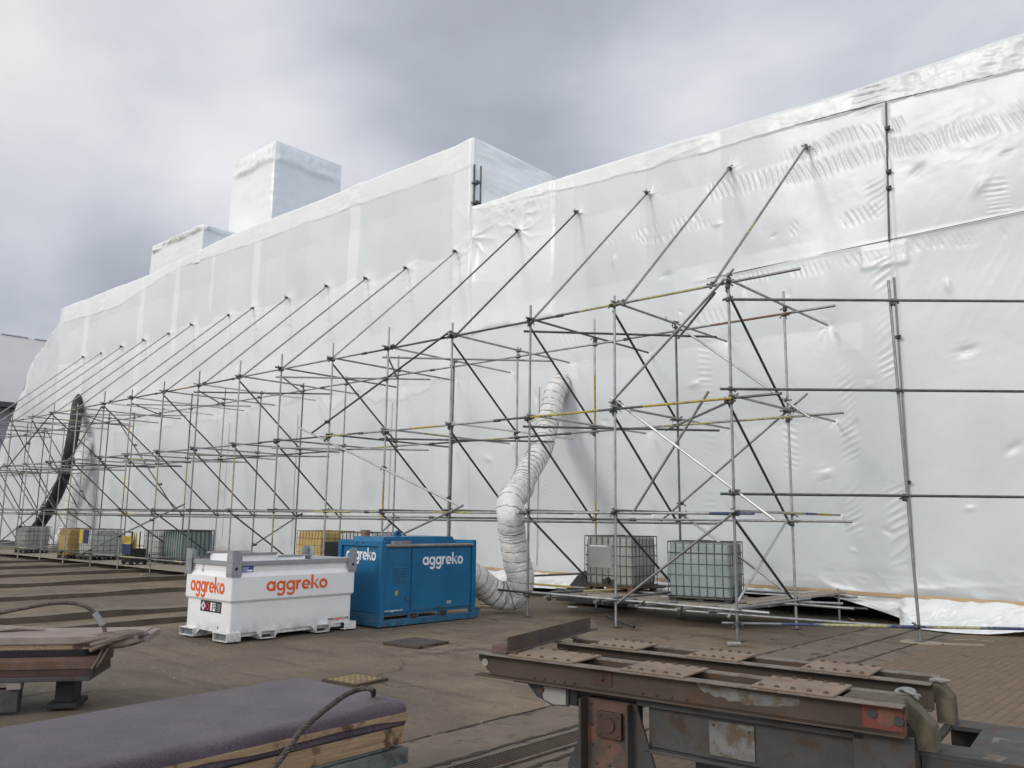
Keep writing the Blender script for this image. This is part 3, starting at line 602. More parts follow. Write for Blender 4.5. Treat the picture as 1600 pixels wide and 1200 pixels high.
# small wrapped deckhouse and the wrapped funnel; sunward faces painted lighter, others darker
def wrapped_box(name, x0, x1, y0, y1, z0, z1, seed, lit_shaded=(.75, .35)):
    parts = []
    n1 = 70; n2 = 70
    lean = lambda v: (1-v)*.12
    u, v = np.meshgrid(np.linspace(0, 1, n1), np.linspace(0, 1, n2))
    w_ = x1-x0; dp = y1-y0; h = z1-z0; grids = []
    for nm, fn, nr, ly in (('front', lambda u, v: St(x0+u*w_-lean(v)*(1-u)+lean(v)*u*.0, y0+u*0, z0+v*h), (0, -1, 0), lit_shaded[0]), ('side', lambda u, v: St(x1+u*0, y0+u*dp, z0+v*h), (1, 0, 0), lit_shaded[1]),
                       ('back', lambda u, v: St(x1-u*w_-lean(v)*u, y1+u*0, z0+v*h), (0, 1, 0), lit_shaded[1]), ('left', lambda u, v: St(x0-lean(v), y1-u*dp, z0+v*h), (-1, 0, 0), lit_shaded[0]), ('top', lambda u, v: St(x0+u*w_, y0+v*dp, z1+u*0), (0, 0, 1), .6)):
        P = fn(u, v); a = P[..., 0]-P[..., 1]; b = P[..., 2]
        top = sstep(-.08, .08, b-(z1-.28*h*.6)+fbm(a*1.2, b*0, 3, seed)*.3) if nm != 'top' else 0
        d = (ridge(a*.9, b*.9, 3, seed)-.5)*.16*(.4+1.4*top)+fbm(a*.4, b*.4, 2, seed+2)*.22+top*.05+.025*np.exp(-((b-(z1-.28*h*.6))/.05)**2)*vnoise(a*2, b*0, 3)
        e = np.minimum(np.minimum(u, 1-u), np.minimum(v, 1-v)); d = d*sstep(0, .06, e)
        if nm in ('front', 'side'): d = d+.16*(ridge(b*1.5, a*.35+seed, 3, seed+5)-.55)*np.exp(-(np.where(nm == 'front', 1-u, u))/.12)*sstep(0, .03, e)
        P = P+np.array(nr)[None, None]*d[..., None]
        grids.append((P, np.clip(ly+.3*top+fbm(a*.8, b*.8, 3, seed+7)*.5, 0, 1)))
    o0 = None
    mb = MB(); layv = []
    for P, ly in grids:
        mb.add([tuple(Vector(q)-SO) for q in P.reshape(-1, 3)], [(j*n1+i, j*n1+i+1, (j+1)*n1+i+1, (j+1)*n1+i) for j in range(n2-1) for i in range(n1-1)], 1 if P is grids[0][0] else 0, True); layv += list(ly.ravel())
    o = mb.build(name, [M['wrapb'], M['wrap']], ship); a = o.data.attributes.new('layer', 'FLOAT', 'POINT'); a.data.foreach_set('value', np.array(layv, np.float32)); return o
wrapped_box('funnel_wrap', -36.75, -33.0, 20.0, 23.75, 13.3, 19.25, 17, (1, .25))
wrapped_box('deckhouse_wrap', -39.5, -34.5, 17.53, 19.8, 13.0, 14.85, 23, (.9, .4))
def cord(name, pts, r, mat, clips=()):
    m_ = MB(); m_.path([Vector(p)-SO for p in pts], r, 7); o = m_.build(name, M[mat], ship)
    for c in clips:
        q = MB(); c = Vector(c)-SO; q.bbox((c.x-.045, c.y-.05, c.z-.035), (c.x+.045, c.y+.03, c.z+.035), .008); q.tube((c.x, c.y-.03, c.z), (c.x+.07, c.y-.07, c.z+.02), .012, 6); q.build('clip', M['black'], o)
cord('seam_pole', [(-5.22, YW-.052, 10.66), (-5.27, YW-.05, 9.2), (-5.33, YW-.048, 7.62)], .017, 'old_shade_tube', [(-5.21, YW-.07, 10.05), (-5.24, YW-.07, 9.1), (-5.26, YW-.07, 8.75)])
cord('seam_pole', [(-5.28, YW-.055, 6.85), (-5.26, YW-.055, 4), (-5.24, YW-.055, 1.1)], .019, 'sleeve', [(-5.26, YW-.07, 5.6), (-5.25, YW-.07, 2.7)])
cord('seam_line', [(-9.5, YW-.03, 7.62), (-8, YW-.035, 7.63), (-6.3, YW-.04, 7.65), (-5.4, YW-.045, 7.66), (-2, YW-.04, 7.70), (3, YW-.04, 7.76), (8, YW-.04, 7.8)], .007, 'old_shade_tube')
cord('seam_line', [(-14.7, YW-.03, 5.5), (-14.72, YW-.03, 3.0), (-14.75, YW-.03, .7)], .008, 'sleeve')
cord('seam_line', [(-7.3, YW-.03, 10.78), (-6.2, YW-.03, 10.74), (-5.25, YW-.03, 10.68), (-4.2, YW-.03, 10.6), (-2.7, YW-.03, 10.5), (2, YW-.03, 10.46)], .007, 'old_shade_tube')
for x in (-20.9, -26.2, -31.0): cord('seam_line', [(x, YW-.05, 5.6), (x-.02, YW-.05, 3), (x, YW-.05, .7)], .007, 'sleeve')
# pine batten pinning the foot of the sheet, in lengths
for k, (a, b) in enumerate(((8, 3.1), (3.1, -1.8), (-1.8, -6.6), (-6.6, -11.4), (-11.4, -16.2), (-16.2, -21), (-21, -25.8), (-25.8, -30.6), (-30.6, -35.4), (-35.4, -40.2), (-40.2, -45))):
    m_ = MB(); dz = .53+(.01 if k % 2 else 0); m_.bbox((b+.01, YW-.17, dz-.035), (a-.01, YW-.125, dz+.035), .004); m_.v = [tuple(Vector(p)-SO) for p in m_.v]; m_.build('batten', M['batten'], ship)
# loose skirt of the sheet below the batten
def skirt():
    xs = np.concatenate([np.linspace(-48, -16, 260), np.linspace(-16, -9, 120)[1:], np.linspace(-9, 8, 420)[1:]]); nt = 46; t = np.linspace(0, 1, nt)
    ze = np.interp(xs, [-48, -16.5, -15, -12, -9, -6.75, -6.0, -5.5, -5.34, -5.2, -4.6, -3.9, -3.3, -2.6, -1, 3, 8], [.1, .12, .18, .2, .36, .42, .26, .13, .05, .03, .02, .03, .11, .17, .2, .1, .12])
    ye = np.interp(xs, [-48, -16.5, -15, -12, -9, -6.75, -6.0, -5.5, -5.34, -5.1, -4.4, -3.9, -3.3, -2.6, -1, 3, 8], [17.3, 17.2, 16.6, 16.9, 17.3, 17.36, 17.35, 17.3, 16.75, 16.62, 16.5, 16.65, 16.95, 17.1, 17.1, 17.0, 17.2])
    T = t[:, None]; X = np.repeat(xs[None], nt, 0); Y = (17.40*(1-T)+ye[None]*T); Z = .55*(1-T)+ze[None]*T
    far = np.clip((17.36-ye)/.7, 0, 1)[None]
    Z = np.where(True, Z+far*T*(1-T)*-.35, Z); Y = Y-np.sin(np.pi*T*.5)*.03
    f = (ridge(X*1.6+T*.7, T*2.0+X*.5, 3, 19)-.5)*(.11+.30*far)*np.sin(np.pi*np.clip(T*.9+.03, 0, 1))+fbm(X*.9, T*2, 3, 29)*.10*T
    Y = Y-f*.8; Z = np.maximum(Z+f*.55, .03)+.0
    grid_mesh('skirt_sheet', np.stack([X, Y, Z], -1), np.clip(.5+f*4, 0, 1), M['wrap'], ship)  # fold light and shade painted in: crests paler, hollows darker
skirt()
# the dark hull and cradle behind the gap
m_ = MB(); m_.prism([(19.2, 0.02), (19.2, 1.2), (18.3, 2.5), (18.3, 11), (30, 11), (30, .02)], -50, 7.5, 'x'); m_.v = [tuple(Vector(p)-SO) for p in m_.v]; m_.build('hull', M['hull'], ship)

# ------------------------------------------------------------------ scaffold
scaf = empty('scaffold', (-6.66, YF, 0), label='long buttress scaffold of galvanised tubes braced against the white wrapped ship', cat='scaffold')
SC = Vector((-6.66, YF, 0)); TR = .0242
def tube_part(name, p, q, mat='galv', bands=None, r=TR):
    p = Vector(p)-SC; q = Vector(q)-SC; m_ = MB(); mats = [M[mat]]
    cuts = [(0, 1, 0)]
    if bands:
        cuts = []; last = 0
        for a, b, mm in bands:
            if a > last: cuts.append((last, a, 0))
            mats.append(M[mm]); cuts.append((a, b, len(mats)-1)); last = b
        if last < 1: cuts.append((last, 1, 0))
    # slight sag and kick of a used tube
    for a, b, k in cuts: m_.tube(p.lerp(q, a), p.lerp(q, b), r, 10, k, caps=True)
    return m_.build(name, mats, scaf)
def rnd_mat(): return random.choices(['galv', 'old_shade_tube', 'bright'], [8, 2.2, 1])[0]
NB = len(XS); COUP = []
def coup(p, kind='right', d=None): COUP.append((Vector(p), d))
# standards
tall = {2: .22, 3: .2, 4: .42, 5: .32, 6: .32, 7: .4, 8: .35, 9: .25, 10: .2, 11: .35, 13: .3, 15: .25}
for i, x in enumerate(XS):
    top = 6.12+tall.get(i, .06); jt = random.uniform(-.03, .03)
    bd = None
    if i in (7, 9, 12): bd = [(.34, .55, 'paleyellow')]
    elif i == 10: bd = [(.4, .52, 'yellow'), (.75, .8, 'yellow')]
    elif i > 3 and random.random() < .3: a = random.uniform(.2, .7); bd = [(a, a+random.uniform(.05, .15), random.choice(['yellow', 'paleyellow']))]
    tube_part('standard', (x+jt, YF, 0), (x, YF, top), 'galv', bd)
    bt = 6.05+random.choice([.04, .06, .28, .4]); bd = None
    if i == 2: bd = [(.27, .36, 'yellow'), (.63, .80, 'yellow')]
    elif i in (9, 10): bd = [(.3, .62, 'paleyellow')]
    tube_part('standard', (x+random.uniform(-.04, .04), YB, 0), (x, YB, bt), 'old_shade_tube' if i % 3 == 1 else 'galv', bd)
    for y in (YF, YB):
        m_ = MB(); m_.box((x-.075-SC.x, y-.075-SC.y, .006), (x+.075-SC.x, y+.075-SC.y, .014)); m_.build('base_plate', M['old_shade_tube'], scaf)
        if i > 8 or (i, y) in ((5, YF), (7, YF)):
            m_ = MB(); m_.bbox((x-.11-SC.x, y-.3-SC.y, -.02), (x+.11-SC.x, y+.3-SC.y, .005), .006); m_.build('sole_board', M['board'], scaf)
# ledgers
def ledger_run(y, z, x1, x0, seed, special={}):
    rr = random.Random(seed); x = x1; k = 0
    while x > x0:
        L_ = rr.choice([6.3, 5.0, 4.6, 6.3]); xe = max(x-L_, x0); bd = special.get(k); mt = 'old_shade_tube' if rr.random() < .3 else 'galv'
        if bd is None and rr.random() < .3: a = rr.uniform(.1, .6); bd = [(a, a+rr.uniform(.1, .3), rr.choice(['yellow', 'paleyellow', 'paleyellow']))]
        dz = .0 if k % 2 else .008
        tube_part('ledger', (x, y, z+dz), (xe-.02, y, z+dz), mt, bd)
        m_ = MB(); m_.tube((xe+.07-SC.x, y-SC.y, z), (xe-.09-SC.x, y-SC.y, z), .034); m_.build('sleeve', M['coupler'], scaf)
        x = xe; k += 1
yl = YF-.055; ylb = YB-.055; XE = -50.2
ledger_run(yl, 5.98, -5.35, XE, 1, {0: [(.35, .62, 'paleyellow'), (.72, .9, 'paleyellow')]})
ledger_run(yl, 3.96, -5.75, XE, 2, {0: [(.14, .42, 'yellow'), (.58, .85, 'yellow')], 1: [(.4, .6, 'yellow')]})
ledger_run(yl, 2.03, -6.3, XE, 3, {0: [(.0, .16, 'bluepaint')], 1: [(.3, .55, 'paleyellow')]})
ledger_run(yl, .47, -6.1, XE, 4)
ledger_run(ylb, 5.86, -5.65, XE, 5, {0: [(.18, .55, 'rusttube')]})
ledger_run(ylb, 3.86, -5.6, XE, 6, {0: [(.12, .3, 'paleyellow'), (.4, .6, 'paleyellow')]})
ledger_run(ylb, 1.92, -5.55, XE, 7); ledger_run(ylb, .42, -5.6, XE, 8)
# transoms reaching to the ship, and the raking top braces
for i, x in enumerate(XS):
    for z in (6.03, 4.01, 2.08):
        y0 = YF-random.uniform(.14, .25); bd = None
        if (i, z) == (0, 2.08): bd = [(.42, .60, 'paleyellow'), (.62, .74, 'bluepaint'), (.75, .9, 'yellow')]
        elif random.random() < .2: bd = [(.3, .5, 'paleyellow')]
        yt = YW-.08 if (i+int(z)) % 3 else YW-.25
        if i > 3 and z < 6 and random.random() < .35: yt -= .7
        tube_part('transom', (x+.055, y0, z), (x+.055, yt, z-.02), rnd_mat(), bd)
        for y in (YF, YB): coup((x+.03, y-.02, z-.02))
    if i < 2 or i > 8: tube_part('transom', (x+.055, YF-.2, .52), (x+.055, YB+.5, .50), 'galv')
    for z in (5.98, 3.96, 2.03, .47): coup((x, YF-.03, z))
    for z in (5.86, 3.86, 1.92): coup((x, YB-.03, z))
for i, (x, z) in enumerate(TIPS):
    tube_part('raker', (x, YF-.12, 5.93), (x, YW-.06, z+.02), 'old_shade_tube' if i in (3, 4) else 'galv', [(.33, .40, 'paleyellow')] if i == 0 else None)
    coup((x, YF-.06, 6.02)); coup((x, YW-.1, z))
# braces across each frame, stepping down towards the ship; underside shade painted in
for i, x in enumerate(XS):
    o_ = -.06
    if i < 14:
        if i < 4 or i % 2: tube_part('transverse_brace', (x+o_, YF+.04, 5.9), (x+o_, YB+.05, 4.0), 'old_shade_tube')
        elif i+1 < NB: tube_part('plan_brace', (x-.06, YF+.02, 5.84), (XS[i+1]+.02, YB-.02, 5.78), 'old_shade_tube')
        if i != 5: tube_part('transverse_brace', (x+o_-.02, YF+.03, 3.9), (x+o_-.02, YB+.08, 1.85), 'old_shade_tube')
        if i in (0, 1, 2, 4, 7, 9, 10, 12): tube_part('transverse_brace', (x+o_, YF+.03, 1.98), (x+o_, YB, .5), 'old_shade_tube')
        coup((x+o_, YB+.02, 4.0)); coup((x+o_, YF+.03, 3.93))
    else:
        tube_part('transverse_brace', (x+o_, YF+.04, 5.9), (x+o_, YB+.05, 2.1), 'old_shade_tube'); tube_part('transverse_brace', (x+.1, YF+.03, 3.9), (x+.1, YB, .6), 'galv')
# the light rakes seen across the front at the near end
tube_part('transverse_brace', (-6.78, YF-.12, .36), (-6.72, YB-.1, 1.95), 'bright')
tube_part('transverse_brace', (-6.9, YF-.05, 5.85), (-9.0, YB, 5.72), 'old_shade_tube')
tube_part('transverse_brace', (-6.75, YF-.02, 3.9), (-9.4, YB+.1, 3.8), 'galv')
# braces lying flat in each lift
for i in range(0, NB-1, 2):
    a = i+2; b = a-1
    if a >= NB: break
    for z in (5.78, 3.78, 1.86):
        A = Vector((XS[a]-.1, YF-.1, z)); B_ = Vector((XS[b]+.1, YB+.1, z)); B2 = A+(B_-A)*1.22
        tube_part('plan_brace', A, B2, random.choice(['galv', 'galv', 'old_shade_tube']), None)
# braces in the outer face
def fb(x0, z0, x1, z1, y=YF-.10, mat='galv', bands=None):
    tube_part('facade_brace', (x0, y, z0), (x1, y, z1), mat, bands)
    for x in XS:
        if min(x0, x1) < x < max(x0, x1): coup((x, y+.05, z0+(z1-z0)*(x-x0)/(x1-x0)))
fb(-9.1, 4.08, -6.5, 6.2); fb(-9.2, 4.22, -6.0, 1.93, YF+.07, 'bright'); fb(-8.75, 2.05, -7.15, 4.15, YF+.1); fb(-8.98, .42, -6.68, 2.02, YF-.1)
fb(-9.55, 1.9, -6.3, 4.3, YB+.07); fb(-9.25, 6.2, -6.2, 3.82, YB-.12, 'bright'); fb(-9.1, 2.07, -6.6, .45, YB+.08)
fb(-18.7, 4.08, -13.5, 6.1, YF-.1, 'old_shade_tube'); fb(-19.3, 4.27, -13.05, 2.16, YF-.1, 'bright'); fb(-15.15, 1.45, -12.95, 2.18, YF-.12); fb(-20.2, .5, -17.9, 1.95, YB+.07); fb(-25.3, .9, -22.5, 2.0, YB+.07)
fb(-33.3, .35, -25.3, 2.25, YF-.1); fb(-37.4, 2.1, -32.2, 5.9, YF-.1); fb(-42.5, .4, -37.0, 2.2, YF-.1); fb(-41.8, 3.9, -37.1, 6.0, YF-.1, 'old_shade_tube'); fb(-36.5, 5.9, -30.8, 2.1, YB+.07, 'old_shade_tube'); fb(-44.5, 5.9, -38.5, 2.2, YB+.07, 'old_shade_tube')
fb(-46.5, 2.1, -42.2, 4.1, YF-.1); fb(-49, 4, -44, 6, YF-.1)
# the return bay out of the right side of the picture
xr, yr = -4.5, 14.87
tube_part('standard', (xr+.06, yr, 0), (xr-.09, yr, 6.08), 'galv')
m_ = MB(); m_.box((xr-.02-SC.x, yr-.075-SC.y, .031), (xr+.13-SC.x, yr+.075-SC.y, .038)); m_.build('base_plate', M['old_shade_tube'], scaf)
m_ = MB(); m_.bbox((xr-.2-SC.x, yr-.16-SC.y, -.01), (xr+.4-SC.x, yr+.16-SC.y, .030), .004); m_.build('sole_board', M['board'], scaf)
for z, y0, xs0 in ((5.70, 12.93, -6.72), (4.13, 12.86, -6.8), (2.36, 12.86, -6.85)):
    A = Vector((xs0, y0, z)); d = (Vector((xr-.03, yr-.06, z))-A).normalized()
    tube_part('return_ledger', A, A+d*7.2, 'old_shade_tube', None); coup((xr-.03, yr-.03, z)); coup((-6.66, YF-.03, z))
A = Vector((-6.9, YF-.12, .26)); d = (Vector((xr+.05, yr-.06, .26))-A).normalized()
tube_part('return_ledger', A, A+d*6.0, 'galv', [(.16, .26, 'bluepaint'), (.27, .36, 'paleyellow'), (.36, .44, 'paleyellow'), (.45, .54, 'bluepaint'), (.56, .68, 'paleyellow'), (.70, .82, 'bluepaint'), (.83, .9, 'paleyellow')])
coup((xr+.05, yr-.03, .26)); coup((-6.66, YF-.06, .26))
tube_part('ledger', (-9.0, 13.6, .30), (-4.5, 15.0, .22), 'galv'); tube_part('ledger', (-9.3, 14.9, .40), (-6.2, 16.3, .40), 'galv')
tube_part('standard', (-6.55, 17.0, 0), (-6.55, 17.0, .62), 'galv')
# tubes under the near platform
for x in (-10.6, -9.4, -8.5, -7.7, -7.1): tube_part('transom', (x, YF-.22, .42), (x, 17.0, .332), 'galv'); coup((x, YF-.07, .44))
tube_part('ledger', (-12.9, 16.0, .27), (-6.0, 17.0, .27), 'old_shade_tube'); tube_part('ledger', (-12.0, 16.5, .46), (-6.25, 17.2, .46), 'galv')
tube_part('ledger', (-13.6, 15.3, .55), (-11.0, 16.9, .75), 'old_shade_tube'); tube_part('ledger', (-11.3, YF, .42), (-9.9, 16.0, .5), 'old_shade_tube', [(.4, .7, 'paleyellow')])
# couplers: two halves of a cast clamp, a hinge and a bolt with its nut
def coupler_mesh():
    m_ = MB(); m_.tube((0, 0, -.032), (0, 0, .032), .036, 10); m_.tube((-.035, -.055, 0), (.035, -.055, 0), .036, 10); m_.box((-.03, -.05, -.03), (.03, 0, .03))
    m_.tube((.04, -.02, 0), (.085, -.045, .01), .010, 6); m_.box((.07, -.058, -.012), (.098, -.03, .022)); m_.tube((-.03, .01, .02), (-.075, -.02, .05), .009, 6); m_.box((-.09, -.03, .035), (-.066, -.005, .062)); m_.tube((.0, -.08, .03), (.015, -.11, .07), .009, 6); return m_
COUP.sort(key=lambda c: (c[0]-CAMO).length)
cm = coupler_mesh().build('coupler', M['coupler'], scaf); cm.location = COUP[0][0]-SC
for k, (p, d) in enumerate(COUP[1:99]):
    o = cm.copy(); COL.objects.link(o); o.parent = scaf; o.location = p-SC; o.rotation_euler = (random.choice([0, 1.57, 3.14]), 0, random.uniform(-.5, .5)+random.choice([0, 3.14]))
rest = MB(); src = coupler_mesh()
for p, d in COUP[99:]:
    Rm = Matrix.Rotation(random.choice([0, 3.14])+random.uniform(-.4, .4), 4, 'Z'); Rm.translation = p-SC; b = len(rest.v)
    rest.v += [tuple(Rm @ Vector(q)) for q in src.v]; rest.f += [tuple(b+i for i in f) for f in src.f]; rest.m += src.m; rest.s += src.s
rest.build('coupler', M['coupler'], scaf)['kind'] = 'stuff'

# platform boards lie loose on the tubes
def board(a, b, wd=.225, th=.038, lab='', grp=None, mat='board'):
    a = Vector(a); b = Vector(b); d = b-a; Ln = d.length; x = d.normalized(); y = Vector((-x.y, x.x, 0)).normalized(); z = x.cross(y)
    m_ = MB(); m_.bbox((0, -wd/2, 0), (Ln, wd/2, th), .005); o = m_.build('scaffold_board', M[mat])
    o.matrix_world = Matrix(((x.x, y.x, z.x, a.x), (x.y, y.y, z.y, a.y), (x.z, y.z, z.z, a.z), (0, 0, 0, 1)))
    return tag(o, lab, 'scaffold board', grp)
pb = 'boards of the near platform under two white tanks'
board((-11.55, 14.22, .365), (-7.25, 14.30, .36), lab='front scaffold board along the edge of the platform under the two right hand tanks', grp=pb)
for k, y in enumerate((14.40, 14.66, 14.92, 15.5, 15.75, 16.0)):
    board((-11.6+.1*k, y-.02, .362+.001*k), (-7.3+.12*k, y+.16, .356), lab='weathered scaffold board lying under the two right hand tanks behind the front board', grp=pb)
board((-7.6, 14.85, .41), (-6.85, 17.2, .50), lab='tilted scaffold board rising from the near platform towards the ship', grp=pb)
board((-7.33, 14.8, .405), (-6.55, 17.15, .52), lab='tilted scaffold board at the right end of the near platform, highest towards the ship', grp=pb)
pl = 'boards of the far platform under the left hand tanks'
for k, y in enumerate((13.25, 13.5, 13.75, 14.0, 14.25, 14.5, 14.75)):
    for a, b in ((-24.6, -28.6), (-28.7, -32.6), (-32.7, -36.6), (-36.7, -40.6), (-40.7, -44.6)):
        board((a, y, .14+.004*(k % 2)), (b, y+random.uniform(-.03, .03), .14), lab='scaffold board of the low platform under the row of left hand tanks', grp=pl)

# ------------------------------------------------------------------ lettering built from strokes
def letters(text, sx, sz, mat_i=0):
    """flat geometric lettering in the x-z plane; x height = 1 * sz; returns MB and width"""
    m_ = MB(); x = 0.0; lift = [0]
    def fl(): lift[0] += 1; return -.0003*lift[0]
    def ring(cx, cy, ro, ri, a0=0, a1=360, n=30):
        d = fl(); full = abs(a1-a0) >= 360; vs = []
        for k in range(n+1):
            t = R(a0+(a1-a0)*k/n); vs += [((x+cx+ro*math.cos(t))*sx, d, (cy+ro*math.sin(t))*sz), ((x+cx+ri*math.cos(t))*sx, d, (cy+ri*math.sin(t))*sz)]
        m_.add(vs, [(2*k, 2*k+1, 2*k+3, 2*k+2) for k in range(n)], mat_i)
    def quad(*p):
        d = fl(); m_.add([((x+a)*sx, d, b*sz) for a, b in p], [tuple(range(len(p)))], mat_i)
    T = .265
    for ch in text:
        if ch in 'ag':
            ring(.5, .5, .52, .52-T); quad((.80, -.05 if ch == 'g' else 0), (1.02, -.05 if ch == 'g' else 0), (1.02, 1), (.80, 1))
            if ch == 'g': ring(.51, -.04, .51, .51-T, 0, -152, 18)
            x += 1.12
        elif ch == 'r': quad((0, 0), (T, 0), (T, 1), (0, 1)); ring(.52, .50, .52, .52-T, 150, 78, 10); x += .70
        elif ch == 'e': ring(.5, .5, .52, .52-T, 0, 318, 28); quad((.2, .41), (1.0, .41), (1.01, .57), (.2, .57)); x += 1.10
        elif ch == 'k': quad((0, 0), (T, 0), (T, 1.5), (0, 1.5)); quad((T, .38), (.72, 1), (1.0, 1), (T, .72-.22)); quad((.30, .58), (.48, .70), (1.04, 0), (.75, 0)); x += 1.02
        elif ch == 'o': ring(.5, .5, .52, .52-T); x += 1.10
        elif ch == 'c': ring(.5, .5, .52, .52-T, 45, 315, 24); x += .98
        elif ch == 'm': quad((0, 0), (T, 0), (T, 1), (0, 1)); quad((.5, 0), (.5+T, 0), (.5+T, .9), (.5, .9)); quad((1.0, 0), (1.0+T, 0), (1.0+T, .9), (1.0, .9)); quad((T, .78), (1.15, .78), (1.15, 1), (T, 1)); x += 1.35
        elif ch == 'w': quad((0, 1), (T, 1), (.5, 0), (.28, 0)); quad((.28, 0), (.5, 0), (.78, 1), (.58, 1)); quad((.58, 1), (.78, 1), (1.05, 0), (.84, 0)); quad((.84, 0), (1.05, 0), (1.34, 1), (1.12, 1)); x += 1.42
        elif ch == '.': quad((.05, 0), (.3, 0), (.3, .25), (.05, .25)); x += .42
        elif ch == 'C': ring(.6, .7, .7, .47, 40, 320, 24); x += 1.3
    return m_, x*sx
def put_letters(text, width, xh, frame, mats, parent, name='lettering', split=None):
    """frame: Matrix taking letter space (x right, -y out, z up) to the parent's space"""
    if split:                                # (text, material) runs on one line
        tot = sum(letters(t, 1, 1)[1] for t, _ in split); sx = width/tot; out = MB(); xo = 0; ms = []
        for t, mm in split:
            a, wd = letters(t, sx, xh); b = len(out.v); ms.append(M[mm])
            out.v += [tuple(frame @ (Vector(p)+Vector((xo, 0, 0)))) for p in a.v]; out.f += [tuple(b+i for i in f) for f in a.f]; out.m += [len(ms)-1]*len(a.f); out.s += a.s; xo += wd
        return out.build(name, ms, parent)
    tot = letters(text, 1, 1)[1]; a, wd = letters(text, width/tot, xh); a.v = [tuple(frame @ Vector(p)) for p in a.v]; return a.build(name, mats, parent)
def frame_long(x, y, z):                     # on the face looking towards local -y ; reading direction +x
    return Matrix.Translation((x, y, z))
def frame_end(x, y, z):                      # on the face looking towards local -x ; reading direction -y... as seen from outside
    return Matrix.Translation((x, y, z)) @ Matrix.Rotation(R(-90), 4, 'Z')

# local space of both units: x along the long side (away from the camera), y to the left end-on, z up; face y=0 looks at the camera's right
def unit_root(name, x0, y0, a, **k):
    o = bpy.data.objects.new(name, None); COL.objects.link(o); o.empty_display_size = .2
    l = Vector((math.sin(a), math.cos(a), 0)); s = Vector((-math.cos(a), math.sin(a), 0))
    o.matrix_world = Matrix(((l.x, s.x, 0, x0), (l.y, s.y, 0, y0), (0, 0, 1, 0), (0, 0, 0, 1))); return tag(o, **k)
# white fuel tank -------------------------------------------------
tk = unit_root('fuel_tank', -12.019, 6.974, -.023, label='white steel fuel tank with orange lettering and grey top rails standing in the yard', cat='fuel tank')
LT, WT = 2.396, 1.365
def loop_body(m_, prof, b=.025, mat=0):      # stacked rectangular rings (inset, z) with softened corners
    rings = []
    for ins, z in prof:
        x0, x1, y0, y1 = ins, LT-ins, ins, WT-ins; pts = []
        for cx, cy, a0 in ((x0+b, y0+b, 180), (x1-b, y0+b, 270), (x1-b, y1-b, 0), (x0+b, y1-b, 90)):
            for k in range(5): t = R(a0+22.5*k); pts.append((cx+b*math.cos(t), cy+b*math.sin(t), z))
        rings.append(pts)
    n = 20; vs = [p for r_ in rings for p in r_]
    m_.add(vs, [(j*n+i, j*n+(i+1) % n, (j+1)*n+(i+1) % n, (j+1)*n+i) for j in range(len(rings)-1) for i in range(n)], mat)
    m_.add(rings[0], [tuple(reversed(range(n)))], mat); m_.add(rings[-1], [tuple(range(n))], mat)
m_ = MB(); loop_body(m_, [(.035, .11), (.035, .565), (.028, .572), (.004, .60), (0, .61), (0, .955), (.006, .965), (.05, 1.02), (.055, 1.03), (.055, 1.13)]); m_.build('body', M['white'], tk)
m_ = MB()
for (a0, b0, a1, b1) in ((.12, 0.02, LT-.12, .05), (.12, WT-.05, LT-.12, WT-.02), (.02, .12, .05, WT-.12), (LT-.05, .12, LT-.02, WT-.12)): m_.bbox((a0, b0, 1.13), (a1, b1, 1.20), .006)
m_.build('top_rail', M['greyrail'], tk)
def corner_post(sa, sb):                     # folded grey corner plate with a clipped head
    m_ = MB(); bo = MB(); ca = 0 if sa > 0 else LT; cb = 0 if sb > 0 else WT
    w1, w2, t = .155, .15, .012
    A = lambda p: ca+sa*p; Bp = lambda p: cb+sb*p
    prof = [(-.015, .965), (w1, .965), (w1, 1.31), (w1-.05, 1.365), (-.015, 1.365)]
    m_.prism([(A(p), z) for p, z in prof], Bp(-.015), Bp(-.015+t), 'y')
    prof = [(.0, .965), (w2, .965), (w2, 1.31), (w2-.05, 1.365), (.0, 1.365)]
    m_.prism([(Bp(p), z) for p, z in prof], A(-.015), A(-.015+t), 'x')
    hx, hy = (A(.05), A(.15)); ylo, yhi = sorted((Bp(.03), Bp(.13))); xlo, xhi = sorted((hx, hy)); m_.box((xlo, ylo, 1.2), (xhi, yhi, 1.215))
    m_.box((min(A(.0), A(.04)), min(Bp(.0), Bp(.04)), 1.30), (max(A(.0), A(.04)), max(Bp(.0), Bp(.04)), 1.315))
    o = m_.build('corner_post', M['greyrail'], tk); 
    for z in (1.01, 1.19):
        for p in (.03, .11): bo.tube((A(p), Bp(-.014), z), (A(p), Bp(-.026), z), .011, 6); bo.tube((A(-.014), Bp(p), z), (A(-.026), Bp(p), z), .011, 6)
    bo.build('bolts', M['bolt'], o)
    h = MB(); h.tube((A(.062), Bp(-.0152), 1.09), (A(.062), Bp(-.0165), 1.09), .026, 14); h.build('lifting_eye', M['black'], o)
for sa in (1, -1):
    for sb in (1, -1): corner_post(sa, sb)
m_ = MB(); m_.bbox((.25, .25, 1.13), (.95, 1.1, 1.285), .01); m_.bbox((1.0, .3, 1.13), (1.55, 1.05, 1.24), .01); m_.build('manway_lid', M['white'], tk)
for lo_, hi_ in (((.2, .22, 1.287), (.95, .29, 1.32)), ((.2, 1.05, 1.287), (.95, 1.12, 1.32)), ((1.02, .28, 1.242), (1.5, .34, 1.265))): m_ = MB(); m_.box(lo_, hi_); m_.build('lid_trim', M['greyrail'], tk)
